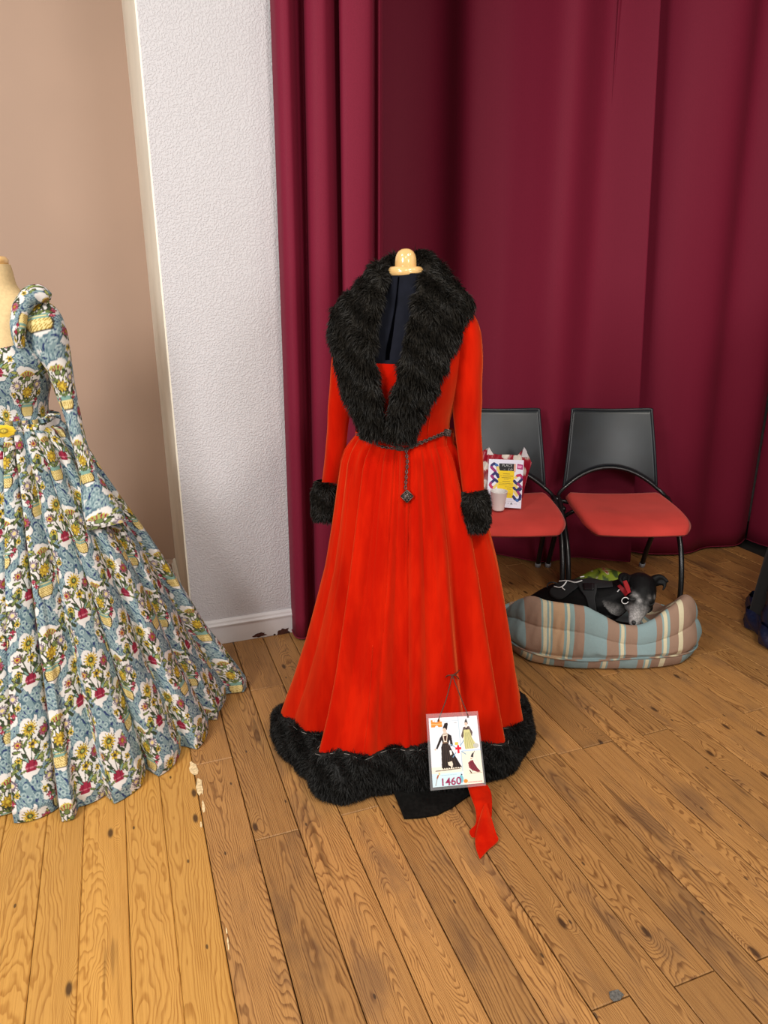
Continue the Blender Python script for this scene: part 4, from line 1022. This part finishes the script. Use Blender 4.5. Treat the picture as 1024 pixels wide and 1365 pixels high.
# ================================================================== CHAIRS
def chair_at(x0, y0, label):
    root = thing('stacking_chair', (x0, y0, 0), label, 'chair', 'stacking chairs along the burgundy curtain')
    O_ = np.array([x0, y0, 0])
    # seat pad
    nu, nv = 26, 22; top = []; bot = []
    for j in range(nv):
        t = j/(nv-1); y = 0.085-t*0.455
        hw = 0.236+0.012*math.sin(t*math.pi)
        if t > .8: hw *= math.sqrt(max(1-((t-.8)/.2)**2*.30, 0))
        if t < .12: hw *= 1-.10*((.12-t)/.12)**2
        for i in range(nu):
            s = -1+2*i/(nu-1); x = hw*s
            e = min(1, (1-abs(s))/.10); e2 = min(1, (1-t)/.08); e3 = min(1, t/.06)
            rnd = math.sqrt(max(0, 1-(1-e)**2))*math.sqrt(max(0, 1-(1-e2)**2))*math.sqrt(max(0, 1-(1-e3)**2))
            z = 0.452+0.016*(1-t)-0.032*max(0, (t-.6)/.4)**2-0.010*(1-s*s)*(1-t)-0.012*(1-abs(s))*0
            yb = y+0.018*(1-s*s)*(-1 if t > .5 else .3)*(t if t > .5 else 1-t)
            top.append([x, yb, z-0.020+0.020*rnd]); bot.append([x*.97, yb, z-0.022-0.022*rnd])
    V = np.array(top+bot)+O_; k = nu*nv; g = grid_faces(nv, nu)
    Fs = [list(f[::-1]) for f in g]+[list(f+k) for f in g]
    for i in range(nu-1): Fs += [[i, i+1, i+1+k, i+k], [k-nu+i+1, k-nu+i, 2*k-nu+i, 2*k-nu+i+1]]
    for j in range(nv-1): Fs += [[j*nu+nu, j*nu, j*nu+k, j*nu+nu+k], [j*nu+nu-1, j*nu+2*nu-1, j*nu+2*nu-1+k, j*nu+nu-1+k]]
    build('seat', V, Fs, M['seat'], root)
    # backrest shell with arched lower edge
    nu, nv = 32, 16; A = []; B = []
    for j in range(nv):
        t = j/(nv-1)
        for i in range(nu):
            s = -1+2*i/(nu-1)
            zlo = 0.475+0.095*(1-abs(s)**2.1); zhi = 0.845+0.010*s*s-.004
            z = zlo+(zhi-zlo)*t; f = (z-.47)/.37
            hw = 0.232-0.036*f; yy = 0.115+0.085*f**1.3+0.026*(1-s*s)
            A.append([hw*s, yy, z]); B.append([hw*s, yy+.011, z])
    V = np.array(A+B)+O_; k = nu*nv; g = grid_faces(nv, nu)
    Fs = [list(f) for f in g]+[list(f[::-1]+k) for f in g]
    for i in range(nu-1): Fs += [[i+1, i, i+k, i+1+k], [k-nu+i, k-nu+i+1, 2*k-nu+i+1, 2*k-nu+i]]
    for j in range(nv-1): Fs += [[j*nu, j*nu+nu, j*nu+nu+k, j*nu+k], [j*nu+2*nu-1, j*nu+nu-1, j*nu+nu-1+k, j*nu+2*nu-1+k]]
    back = build('backrest', V, Fs, M['plastic'], root)
    rimp = [[(-1+2*i/31)*(0.232), 0.113+0.026*(1-(-1+2*i/31)**2)+.085*max(0, .095*(1-abs(-1+2*i/31)**2.1)/.37)**1.3, 0.472+0.095*(1-abs(-1+2*i/31)**2.1)] for i in range(32)]
    rimp = [[-.268, .07, .435], [-.257, .095, .452]]+rimp+[[.257, .095, .452], [.268, .07, .435]]
    Vr, Fr = tube(cr(np.array(rimp), 90)+O_, 0.0095, 10); build('arch_rail', Vr, Fr, M['tube'], root)
    bk = lambda z, s_: .115+.085*max(0, (z-.47)/.37)**1.3+.026*(1-s_*s_)
    edge = [((s_*(0.232-0.036*(z-.47)/.37)), bk(z, s_), z) for s_, z in ((-1, .475), (-1, .53), (-1, .65), (-1, .78), (-1, .838), (-.97, .85), (-.5, .846), (0, .843), (.5, .846), (.97, .85), (1, .838), (1, .78), (1, .65), (1, .53), (1, .475))]
    Vr, Fr = tube(cr(np.array(edge), 120)+O_+[0, .005, 0], 0.0068, 8); build('backrest_rim', Vr, Fr, M['plastic'], back)
    for s in (-1, 1):
        P = cr(np.array([[s*.262, -.243, .012], [s*.264, -.225, .12], [s*.266, -.17, .26], [s*.268, -.06, .375], [s*.268, .04, .43], [s*.268, .075, .437]]), 40)+O_
        Vl, Fl = tube(P, 0.0125, 12); lg = build('leg', Vl, Fl, M['tube'], root)
        Vl, Fl = tube([O_+[s*.262, -.243, 0.0], O_+[s*.262, -.2425, .022]], 0.0145, 12); build('foot_cap', Vl, Fl, M['footcap'], lg)
        P = cr(np.array([[s*.252, .238, .012], [s*.250, .19, .12], [s*.250, .11, .27], [s*.255, .02, .39], [s*.262, -.03, .405]]), 40)+O_
        Vl, Fl = tube(P, 0.0125, 12); lg = build('leg', Vl, Fl, M['tube'], root)
        Vl, Fl = tube([O_+[s*.252, .240, 0.0], O_+[s*.2515, .232, .024]], 0.0155, 12); build('foot_cap', Vl, Fl, M['footcap'], lg)
    mb = MB()
    for y, z in ((-.055, .378), (.04, .43)): mb.add(*tube(np.array([[-.266, y, z], [-.2, y, .418], [.2, y, .418], [.266, y, z]])+O_, 0.010, 10))
    mb.build('seat_support', M['tube'], root)
    V, Fb = box(O_+[-.283, .055, .435], (.022, .03, .012)); build('link_bracket', V, Fb, M['footcap'], root, smooth=False)
    return root
CY = 3.30
chair_at(1.127, CY, 'black backed chair with empty coral red seat, standing above the dog')
chair_at(0.570, CY, 'black backed chair with coral seat carrying the poster, cup and spotted bag')
# ---- things on the left chair
def card3(TL, TR, BR, BL, f, nx, ny, name, label, cat, th=0.002):
    n = nrm(np.cross(BL-TL, TR-TL)); n = n if n[1] < 0 else -n
    root = thing(name, tuple((BL+BR)/2), label, cat)
    V, Fc = prism([TL, TR, BR, BL], n, th); build('board', V, Fc, M['paper'], root, smooth=False)
    pt = lambda u, v: (TL*(1-u)[:, None]+TR*u[:, None])*(1-v)[:, None]+(BL*(1-u)[:, None]+BR*u[:, None])*v[:, None]+n*(th/2+.0006)
    paint(nx, ny, f, pt, M['print'], 'print', root)
    return root, n
def poster_img(u, v):
    C = np.tile(np.array(lin(226, 224, 240)), (len(u), 1)); x, y = u*100, v*140
    def fill(m_, c): C[m_] = lin(*c)
    fill((x > 30) & (x < 76) & (y > 12) & (y < 36), (22, 20, 20)); fill((x > 28) & (x < 75) & (y > 33) & (y < 78), (236, 200, 10)); fill((x > 50) & (x < 75) & (y > 77) & (y < 112), (236, 200, 10)); fill((x > 28) & (x < 55) & (y > 77) & (y < 108), (236, 200, 10))
    fill((x > 73) & (x < 78) & (y > 12) & (y < 35), (220, 170, 150))
    for yy, a, b in ((42, 42, 62), (48.5, 35, 71), (53.5, 39, 66), (58, 45, 60), (64, 42, 64), (70, 31, 72), (74, 31, 72), (80, 50, 72), (86, 56, 68), (100, 53, 71)):
        fill((np.abs(y-yy) < (1.0 if yy in (48.5, 53.5, 42, 64) else .55)) & (x > a) & (x < b) & (np.sin(x*3.1+yy) > -.45), (96, 78, 20) if yy != 100 else (190, 70, 30))
    nav, pl, rd, yl, bl = (34, 30, 96), (150, 34, 110), (190, 36, 90), (228, 200, 110), (52, 100, 170)
    def chain_(sg, pts, cols):
        for (a, b), c in zip(zip(pts[:-1], pts[1:]), cols): fill(seg(x, y, a[0], a[1], b[0], b[1]) < 3.9, c)
    chain_(1, [(27, 30), (24, 18), (15, 13), (9, 18), (8, 24), (20, 36)], [nav, bl, nav, nav, pl]); chain_(1, [(26, 24), (29, 34)], [yl])
    chain_(1, [(28, 46), (20, 40), (10, 50), (19, 61)], [nav, nav, pl]); chain_(1, [(22, 42), (29, 52)], [nav])
    chain_(1, [(27, 66), (20, 60), (9, 71), (7, 77), (12, 84), (19, 84), (27, 74)], [nav, nav, pl, rd, rd, yl])
    chain_(1, [(79, 52), (84, 46), (92, 44), (98, 50), (97, 57), (84, 71), (76, 62)], [yl, rd, rd, pl, nav, nav]); chain_(1, [(78, 74), (88, 86), (96, 78), (88, 70)], [yl, nav, pl, pl])
    chain_(1, [(76, 82), (86, 93), (96, 84)], [nav, nav, nav]); chain_(1, [(78, 92), (86, 103)], [yl]); chain_(1, [(88, 93), (96, 103), (95, 113), (88, 118), (80, 113), (76, 107)], [pl, nav, nav, bl, nav])
    fill((np.abs(x-90) < 8.5) & (np.abs(y-20-(x-90)*.12) < 7.5), (170, 40, 110)); fill((np.abs(x-89) < 6) & (np.abs(y-18) < 1.5), (240, 150, 190)); fill((np.abs(x-89) < 5.5) & (np.abs(y-22) < 1.6), (240, 150, 190))
    fill((np.abs(y-122) < .4) & (x > 52) & (x < 96), (190, 186, 200)); fill(np.hypot(x-54, y-127) < 1.6, (40, 40, 50)); fill(np.hypot(x-62, y-127.5) < 1.2, (130, 130, 140)); fill(inpoly(x, y, [(68, 130), (71, 124), (75, 130)]), (110, 110, 120))
    fill((np.abs(y-128) < 1) & (x > 79) & (x < 88) & (np.sin(x*4) > 0), (140, 140, 150)); fill((np.abs(x-5) < 2) & (np.abs(y-112) < 1.5), (60, 50, 90)); fill((np.abs(x-12) < 2) & (np.abs(y-125) < 1.2), (60, 50, 90))
    return C
pTL, pTR, pBR, pBL = at(652, 612, 3.20), at(698.5, 613.5, 3.20), at(694.5, 678, 3.105), at(648.5, 674.5, 3.105)
poster, pn = card3(pTL, pTR, pBR, pBL, poster_img, 150, 210, 'small_poster', 'small white poster with yellow panel and linked chain border leaning on spotted bag', 'poster')
def ppt(u, v): return (pTL*(1-u)+pTR*u)*(1-v)+(pBL*(1-u)+pBR*u)*v
text('PLACE', ppt(.53, .125), pTR-pTL, pTL-pBL, 0.0165, M['ink_white'], poster, 'title_lettering', .0022); 
text('au', ppt(.46, .205), pTR-pTL, pTL-pBL, 0.009, M['ink_white'], poster, 'title_lettering', .0022); text('Lib', ppt(.62, .205), pTR-pTL, pTL-pBL, 0.018, M['ink_white'], poster, 'title_lettering', .0022, .35)
c0 = gr(663.5, 678, .462); c0 = c0+[0, -.015, 0]
cup = thing('paper_cup', tuple(c0), 'empty white paper cup standing in front of the small poster', 'cup')
V, Fc = lathe([(.024, 0), (.0265, .001), (.0275, .006), (.0375, .084), (.0388, .0865), (.0388, .089), (.0365, .0895), (.0360, .086), (.0262, .007), (.002, .006)], 36, c0)
build('body', V, Fc, M['cup'], cup)
# spotted carrier bag
bagc = at(672, 640, 3.30)
BG = [(632, 690), (634, 640), (640, 612), (650, 597), (654, 604), (664, 606), (676, 608), (690, 608), (698, 598), (705, 608), (708, 617), (702, 634), (699, 650), (697, 668), (694, 686)]
nb = 44
def bag():
    ncol, nrow = 70, 46; F_ = []; 
    top = np.array(sorted([(632, 612), (640, 603), (651, 597), (655, 604), (664, 606), (678, 606), (690, 607), (699, 597), (704, 606), (709, 617)])); 
    xs = np.linspace(0, 1, ncol); V = []; U = []
    for s_ in (-1, 1):
        for j in range(nrow):
            t = j/(nrow-1)
            for x in xs:
                pxt = 632+x*77; pyt = np.interp(pxt, top[:, 0], top[:, 1]); pxb = 634+x*62; pyb = 684
                px_ = pxt*(1-t)+pxb*t-3*math.sin(math.pi*t)*(x > .5)*(2*x-1); py_ = pyt*(1-t)+pyb*t
                edge = math.sqrt(max(0, 1-(2*x-1)**2))
                bul = 0.060*edge*math.sin(min(1, t*1.1+.04)*math.pi*.62)+.008*math.sin(x*23+t*7)*math.sin(t*9+x*5)
                lean = 3.30+(1-t)*.045; py_ += 1.6*math.sin(x*19+2)*math.sin(math.pi*t)*(1-t); bul += .012*abs(math.sin(x*15+t*4))*math.sin(math.pi*t)
                V.append(at(px_, py_, lean+s_*bul)); U.append((px_, py_))
    k = ncol*nrow; g = grid_faces(nrow, ncol); Fs = [g, g[:, ::-1]+k]
    ed = []
    for j in range(nrow-1): ed += [[j*ncol, (j+1)*ncol, (j+1)*ncol+k, j*ncol+k], [j*ncol+ncol-1, (j+1)*ncol-1+ncol, (j+1)*ncol-1+ncol+k, j*ncol+ncol-1+k]]
    for i in range(ncol-1): ed += [[k-ncol+i, k-ncol+i+1, 2*k-ncol+i+1, 2*k-ncol+i]]
    Fs.append(np.array(ed))
    U = np.array(U); C = np.tile(np.array(lin(150, 18, 40)), (len(U), 1))
    for cx, cy, r in ((646, 621, 6), (645, 646, 7), (674, 607, 5), (690, 611, 6), (697, 628, 5), (703, 604, 7), (651, 596, 4), (640, 668, 6), (682, 664, 6)):
        C[np.hypot(U[:, 0]-cx, (U[:, 1]-cy)) < r] = lin(214, 204, 192)
    root = thing('carrier_bag', tuple(at(668, 684, 3.25)), 'crumpled dark red carrier bag with white spots behind the small poster', 'bag')
    build('bag_body', np.array(V), Fs, M['bag'], root, cols=C)
    # handles: two pinched corners sticking up
    for pts, c in (([(649, 606), (650, 600), (652, 596), (655, 601), (658, 606)], (220, 216, 214)), ([(695, 609), (697, 600), (699, 596), (702, 601), (704, 609)], (206, 204, 208))):
        P = np.array([at(x, y, 3.33) for x, y in pts]); Vp, Fp = prism(P, (0, 1, 0), .012)
        build('handle_end', Vp, Fp, M['bag'], root, smooth=False, cols=np.tile(np.array(lin(*c)), (len(Vp), 1)))
bag()

# ================================================================== DOG BED
BC = np.array([0.895, 2.715, 0.0]); BA, BB = 0.395, 0.262
bed = thing('dog_bed', tuple(BC), 'plump dog bed cushion with blue, brown and beige stripes under the dog', 'dog bed')
nth = 300; bt = np.linspace(-np.pi, np.pi, nth, endpoint=False)   # 0 = toward viewer
ne = 2.9
rxy = 1/(np.abs(np.sin(bt)/BA)**ne+np.abs(np.cos(bt)/BB)**ne)**(1/ne)
bx = rxy*np.sin(bt)
hh = np.interp(bx, [-.42, -.25, -.14, -.06, 0.03, .11, .20, .31, .42], [.262, .268, .262, .225, .185, .178, .205, .262, .275])
wb2 = np.clip((np.cos(bt)+.35)/.7, 0, 1); hh = hh*wb2+0.10*(1-wb2)
hh = smooth_per(hh, 6)
ROW = [(.0, .004, 0), (.5, .004, 0), (.90, .004, 0), (.95, .010, 0), (.98, .030, 0), (.995, .052, 0), (.985, .060, 0), (1.01, .075, 0), (1.02, 0, .38), (1.005, 0, .50), (.975, 0, .60), (.958, 0, .635), (.962, 0, .67), (.955, 0, .78), (.925, 0, .90), (.885, 0, .975), (.84, 0, 1.0), (.79, 0, .97), (.72, 0, .84), (.64, .0, .70), (.5, .10, 0), (.3, .09, 0), (.0, .09, 0)]
rows = []
for f_, z_, h_ in ROW:
    rad = rxy*f_*(1+0.006*np.sin(bt*13+f_*9)+.004*np.sin(bt*29+h_*6))
    zz_ = np.full(nth, z_) if h_ == 0 else np.maximum(hh*h_, .08 if h_ < .5 else 0)
    if 0.3 < h_ < 0.8: rad = rad+0.0022*np.sin(bt*70)*np.exp(-((bx+.22)/.12)**2)
    rows.append(np.stack([BC[0]+rad*np.sin(bt), BC[1]-rad*np.cos(bt), zz_], -1))
rows = np.array(rows)
rows = np.concatenate([rows[:3], cr(rows[3:].reshape(len(ROW)-3, -1), 70).reshape(70, nth, 3)])
rows[:, :, 2] = np.maximum(rows[:, :, 2], .003)
V = rows.reshape(-1, 3)
ST = [(640, 'B'), (703, 'b'), (722, 'L'), (724, 'c'), (728, 'L'), (731, 'c'), (733, 'L'), (736, 't'), (749, 'L'), (753, 'c'), (757, 'L'), (762, 'b'), (775, 'B'), (806, 'b'), (822, 'L'), (824, 'c'), (829, 'L'), (832, 'b'), (847, 'B'), (872, 'b'), (880, 'L'), (882, 'c'), (887, 'L'), (890, 'b'), (903, 'c'), (910, 'b'), (935, 'B')]
SCOL = {'B': (132, 154, 156), 'b': (150, 122, 104), 'L': (136, 160, 158), 'c': (206, 196, 164), 't': (184, 152, 120)}
def stripes(name, shift, dim):
    g = NT(name); v = g.geo(); xx = g.n('ShaderNodeSeparateXYZ'); g.link(v, xx.inputs[0])
    wob = g.math('MULTIPLY', g.math('SUBTRACT', g.noise(v, 7, 1), .5), .012)
    f = g.rng_lin(g.math('ADD', xx.outputs[0], wob), (640-512)*.00292-shift, (940-512)*.00292-shift)
    cr_ = g.n('ShaderNodeValToRGB'); cr_.color_ramp.interpolation = 'CONSTANT'; g.link(f, cr_.inputs[0])
    el = cr_.color_ramp.elements
    while len(el) > 1: el.remove(el[-1])
    for q, (e, c) in enumerate(ST):
        k = el[0] if q == 0 else el.new((e-640)/300)
        k.position = (e-640)/300; k.color = (*[x*dim for x in lin(*SCOL[c])], 1)
    nz_ = g.noise(g.vmul(v, (420, 420, 420)), 1, 2)
    g.link(g.mix(g.rng(nz_, .3, .7, 0, .12), cr_.outputs[0], (.12, .10, .09)), g.b.inputs['Base Color'])
    g.b.inputs['Roughness'].default_value = .85; g.b.inputs['Specular IOR Level'].default_value = .2
    g.bump(g.noise(v, 60, 3), .25, .004)
    return g.m
M['stripe_top'] = stripes('striped_bed_cotton_top', 0.0, 1.0); M['stripe_low'] = stripes('striped_bed_cotton_base', .065, .95)
iz = int(np.argmax(rows[:, nth//2, 2] > .056))
build('cushion', rows[iz-1:].reshape(-1, 3), [grid_faces(len(rows)-iz+1, nth, True)], M['stripe_top'], bed)
build('cushion_base', rows[:iz].reshape(-1, 3), [grid_faces(iz, nth, True)], M['stripe_low'], bed)
edges = np.array([q[0] for q in ST])
pr = np.stack([BC[0]+(rxy*.998)*np.sin(bt), BC[1]-(rxy*.998)*np.cos(bt), .056+.006*np.sin(bt*3)], -1)
Vp, Fp = tube(pr[::2], .0042, 6, closed=True); sx = 512+Vp[:, 0]/.00292+8
build('piping', Vp, Fp, M['bedcloth'], bed, cols=np.array([np.array(lin(*SCOL[ST[max(0, i)][1]]))*.8 for i in np.searchsorted(edges, sx, 'right')-1]))

# ================================================================== DOG
def blob(mb, c, r, ax=None, seg_=14, sc=(1, 1, 1)):
    bm = bmesh.new(); bmesh.ops.create_uvsphere(bm, u_segments=seg_, v_segments=seg_//2+2, radius=1)
    A = np.eye(3) if ax is None else np.array(ax)
    V = np.array([v.co[:] for v in bm.verts])*np.array(sc)*r; V = V@A+np.array(c)
    mb.add(V, [[v.index for v in f.verts] for f in bm.faces]); bm.free()
def limb(mb, pts, k=7):
    P = np.array([np.r_[at(x, y, Y), r] for x, y, Y, r in pts]); P = cr(P, (len(pts)-1)*k+1)
    for p in P: blob(mb, p[:3], p[3])
mb = MB()
limb(mb, [(692, 815, 2.90, .045), (716, 815, 2.88, .075), (742, 806, 2.84, .090), (770, 802, 2.78, .098), (796, 803, 2.73, .096), (812, 800, 2.70, .080), (826, 793, 2.68, .064), (840, 787, 2.66, .058)])
limb(mb, [(853, 784, 2.640, .064), (854, 793, 2.610, .060), (853, 804, 2.578, .046), (850, 815, 2.555, .033), (847, 824, 2.540, .0255), (845.5, 830, 2.533, .019)])
limb(mb, [(708, 818, 2.86, .075), (720, 828, 2.80, .06), (740, 834, 2.76, .035)])
limb(mb, [(800, 822, 2.68, .05), (812, 834, 2.62, .032), (835, 838, 2.60, .026), (856, 838, 2.60, .024)])
limb(mb, [(692, 820, 2.92, .03), (700, 835, 2.8, .018), (730, 842, 2.74, .012)])
# brow ridges, cheeks
blob(mb, at(842, 799, 2.565), .020); blob(mb, at(866, 802, 2.57), .020); blob(mb, at(841, 807, 2.595), .026); blob(mb, at(862, 809, 2.60), .026)
# folded ears
for pts in ([(838, 773, 2.66, .020), (833, 768, 2.655, .015), (828, 768, 2.64, .011), (827, 773, 2.62, .008), (832, 779, 2.605, .007), (839, 784, 2.598, .005)],
            [(834, 771, 2.64, .010), (833, 776, 2.62, .008)],
            [(870, 774, 2.66, .018), (877, 769, 2.66, .012), (884, 770, 2.655, .009), (890, 775, 2.64, .006)],
            [(874, 778, 2.66, .013), (881, 777, 2.65, .010), (887, 780, 2.64, .006), (884, 786, 2.63, .005)]):
    limb(mb, pts, 6)
V = np.concatenate(mb.V); me = bpy.data.meshes.new('dog_src'); me.from_pydata(V.tolist(), [], mb.F)
src = bpy.data.objects.new('dog_src', me); COL.objects.link(src)
md = src.modifiers.new('r', 'REMESH'); md.mode = 'VOXEL'; md.voxel_size = 0.0038; md.use_smooth_shade = True
sm = src.modifiers.new('s', 'SMOOTH'); sm.factor = 0.5; sm.iterations = 7
dgp = bpy.context.evaluated_depsgraph_get(); dme = bpy.data.meshes.new_from_object(src.evaluated_get(dgp))
bpy.data.objects.remove(src)
DV = np.zeros(len(dme.vertices)*3); dme.vertices.foreach_get('co', DV); DV = DV.reshape(-1, 3)
DF = [list(p.vertices) for p in dme.polygons]
def topx(V):
    y = V[:, 1]*math.cos(PITCH)-(V[:, 2]-CAM_H)*math.sin(PITCH); u = V[:, 1]*math.sin(PITCH)+(V[:, 2]-CAM_H)*math.cos(PITCH)
    return 512+FPX*V[:, 0]/y, 682.5-FPX*u/y
mz = at(847, 822, 2.535); br = at(853, 802, 2.56); sk = at(854, 783, 2.60)
C = np.tile(np.array([0.0038, 0.0038, 0.0042]), (len(DV), 1))
ax_ = nrm(mz-sk); tt = (DV-sk)@ax_; L_ = np.linalg.norm(mz-sk)
headm = (np.linalg.norm(DV-sk, axis=1) < .16) & (DV[:, 1] < 2.64)
per = np.linalg.norm((DV-sk)-tt[:, None]*ax_, axis=1)
g_ = np.clip((tt/L_-.58)/.35, 0, 1)*headm
nz = .5+.5*np.sin(DV[:, 0]*420+DV[:, 2]*300)*np.sin(DV[:, 2]*380-DV[:, 1]*260)
grey = g_*(.62+.28*nz)
C = C*(1-grey[:, None])+np.array([.36, .345, .335])*grey[:, None]
for q, rr4, k_ in ((at(843, 790, 2.57), .009, .40), (at(848, 794, 2.555), .010, .44), (at(852, 801, 2.545), .010, .34), (at(864, 797, 2.56), .009, .44), (at(870, 796, 2.575), .009, .44), (at(860, 803, 2.55), .009, .34),
                   (at(841, 812, 2.56), .017, .40), (at(842, 824, 2.54), .016, .48), (at(849, 813, 2.54), .016, .36), (at(856, 811, 2.54), .014, .26), (at(846, 820, 2.53), .016, .36)):
    w = np.exp(-(np.linalg.norm(DV-q, axis=1)/rr4)**2)[:, None]; C = C*(1-w)+k_*w*(.75+.35*nz[:, None])*np.array([1, .97, .95])
for q, rr4 in ((at(844.5, 799, 2.555), .0125), (at(871, 803, 2.57), .0125), (at(863, 813, 2.56), .011)):
    w = np.exp(-(np.linalg.norm(DV-q, axis=1)/rr4)**4)[:, None]; C = C*(1-w)+.008*w
w = np.exp(-(np.linalg.norm(DV-at(854, 812, 2.54), axis=1)/.02)**2)[:, None]*.5; C = C*(1-w)+.05*w
dog = thing('dog', tuple(at(770, 820, 2.75)*[1, 1, 0]+[0, 0, .075]), 'black greyhound type dog with white muzzle curled asleep on the striped bed', 'dog')
body = build('body', DV, DF, M['dogcoat'], dog, cols=C)
dog_b = bvh(body)
# closed eyes
for (a, b, c) in (((838, 797), (842, 799.5), (847, 799)), ((863, 805), (868, 806.5), (873, 803))):
    P = [cast(dog_b, *q, .0006, 2.56) for q in (a, b, c)]
    V, Fc = tube(cr(P, 10), [.001]+[.0019]*8+[.001], 6); build('eyelid', V, Fc, M['ink_black'], dog)
V, Fc = tube([cast(dog_b, 845, 829.5, -.006, 2.53), cast(dog_b, 845, 831, .004, 2.53)], [.010, .007], 10); build('nose', V, Fc, M['ink_black'], dog)
# harness: panels and straps laid over the coat
har = thing('dog_harness', tuple(at(760, 790, 2.76)), 'black dog harness with pale reflective piping buckled on the dog', 'harness')
def patch(L, Rr, name, m, off=.006, nu=10, nv=26, th=.004, parent=har):
    A, B = cr(np.array(L, float), nv), cr(np.array(Rr, float), nv); V = []
    last = None
    for a, b in zip(A, B):
        for t in np.linspace(0, 1, nu):
            q = a*(1-t)+b*t; p = cast(dog_b, *q, off)
            if p is None:
                near = dog_b.find_nearest(Vector(at(q[0], q[1], 2.80))); p = np.array(near[0]+near[1]*off)
            V.append(p)
    V = np.array(V); V2 = V.reshape(nv, nu, 3); S = V2.copy()
    for _ in range(2): S[1:-1, 1:-1] = (S[1:-1, 1:-1]*2+S[:-2, 1:-1]+S[2:, 1:-1]+S[1:-1, :-2]+S[1:-1, 2:])/6
    o = build(name, S.reshape(-1, 3), [grid_faces(nv, nu)], m, parent); sd = o.modifiers.new('webbing_thickness', 'SOLIDIFY'); sd.thickness = th; sd.offset = 0
    return o
patch([(735, 787), (734, 792), (739, 797), (748, 799), (755, 796)], [(745, 778), (755, 777), (763, 778), (770, 780), (774, 781)], 'saddle_panel', M['webbing'])
patch([(750, 777), (770, 774), (790, 772), (815, 769)], [(756, 783), (772, 784), (800, 785), (818, 783)], 'back_panel', M['webbing'], .005)
patch([(770, 780), (775, 788), (782, 797), (785, 806), (790, 824)], [(797, 780), (796, 790), (794, 798), (795, 806), (797, 823)], 'chest_strap', M['webbing'], .009)
patch([(778, 781), (779, 785), (780, 788)], [(793, 781), (793, 785), (793, 788)], 'buckle', M['tube'], .014, 6, 8, .006)
def piping(pts, r=.0022):
    P = []
    for q in pts:
        p = cast(dog_b, *q, .012)
        if p is None: nr_ = dog_b.find_nearest(Vector(at(q[0], q[1], 2.8))); p = np.array(nr_[0]+nr_[1]*.012)
        P.append(p)
    V, Fc = tube(cr(P, 24), r, 6); build('reflective_piping', V, Fc, M['reflective'], har)
piping([(747, 778), (758, 777), (768, 779), (777, 777)], .0028); piping([(757, 778), (753, 783), (748, 785), (741, 784)], .0028); piping([(750, 784), (755, 788)], .0024); piping([(774, 773), (779, 772)], .0026)
loop = [at(733, 781, 2.8)+[0, 0, 0]]
V, Fc = tube(cr([at(729, 783, 2.82), at(731, 778, 2.82), at(737, 776, 2.81), at(743, 778, 2.8)], 16), .003, 8); build('tether_loop', V, Fc, M['webbing'], har)
# collar and ring
dc = thing('dog_collar', tuple(at(834, 792, 2.6)), 'red dog collar with a steel ring around the dog neck', 'collar')
patch([(824, 782), (829, 788), (836, 795)], [(828, 780), (834, 785), (840, 791)], 'band', M['collar'], .006, 6, 14, .004, dc)
P = [at(x, y, 2.588) for x, y in ((830.5, 775), (835, 773.5), (838.5, 781), (840.5, 789), (837, 791.5), (833.5, 784))]
V, Fc = prism(P, (.25, -1, .35), .006); build('band', V, Fc, M['collar'], dc, smooth=False)
V, Fc = tube(cr([cast(dog_b, 824, 789, .008, 2.6), cast(dog_b, 827, 786, .009, 2.6)], 6), .0025, 6); build('name_tag', V, Fc, M['reflective'], dc)
rc = cast(dog_b, 836.5, 800, .010, 2.58); a = np.linspace(0, 2*np.pi, 24, endpoint=False)
V, Fc = tube(rc+np.stack([.0135*np.cos(a), 0*a, .0135*np.sin(a)], -1), .0017, 6, closed=True); build('ring', V, Fc, M['reflective'], dc)
# ---- green patterned bag on the floor behind the dog
gb = np.array([1.035, 3.16, 0.0])
gbag = thing('cloth_bag', tuple(gb), 'lime green patterned cloth bag lying on the floor behind the dog', 'bag')
ua = np.linspace(0, 2*np.pi, 80, endpoint=False); rows = []
for t in np.linspace(0, 1, 30):
    z = .135*math.sin(t*math.pi/2)**.9; rr5 = math.cos(t*math.pi/2)**.55
    rows.append(np.stack([gb[0]+(.155*rr5)*np.cos(ua)*(1+.05*np.sin(ua*5+t*3)), gb[1]+(.085*rr5)*np.sin(ua)*(1+.05*np.sin(ua*7)), np.full(80, z)*(1-.35*np.clip(-np.cos(ua), 0, 1))+.002], -1))
V = np.concatenate(rows); X, Y = V[:, 0]-gb[0], V[:, 2]
C = np.tile(np.array(lin(138, 158, 42)), (len(V), 1)); pt_ = np.sin(X*52+1)*np.sin(Y*70+X*22)+.4*np.sin(X*110+Y*60)
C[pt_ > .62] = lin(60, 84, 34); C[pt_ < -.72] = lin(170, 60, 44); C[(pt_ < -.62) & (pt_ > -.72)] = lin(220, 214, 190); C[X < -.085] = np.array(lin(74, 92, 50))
build('bag_body', V, [grid_faces(30, 80, True)], M['greenbag'], gbag, cols=C)
V, Fc = tube(cr([gb+[-.06, -.075, .10], gb+[-.10, -.10, .085], gb+[-.15, -.10, .045], gb+[-.20, -.09, .008], gb+[-.26, -.06, .007]], 30), .006, 8); build('drawstring', V, Fc, M['webbing'], gbag)
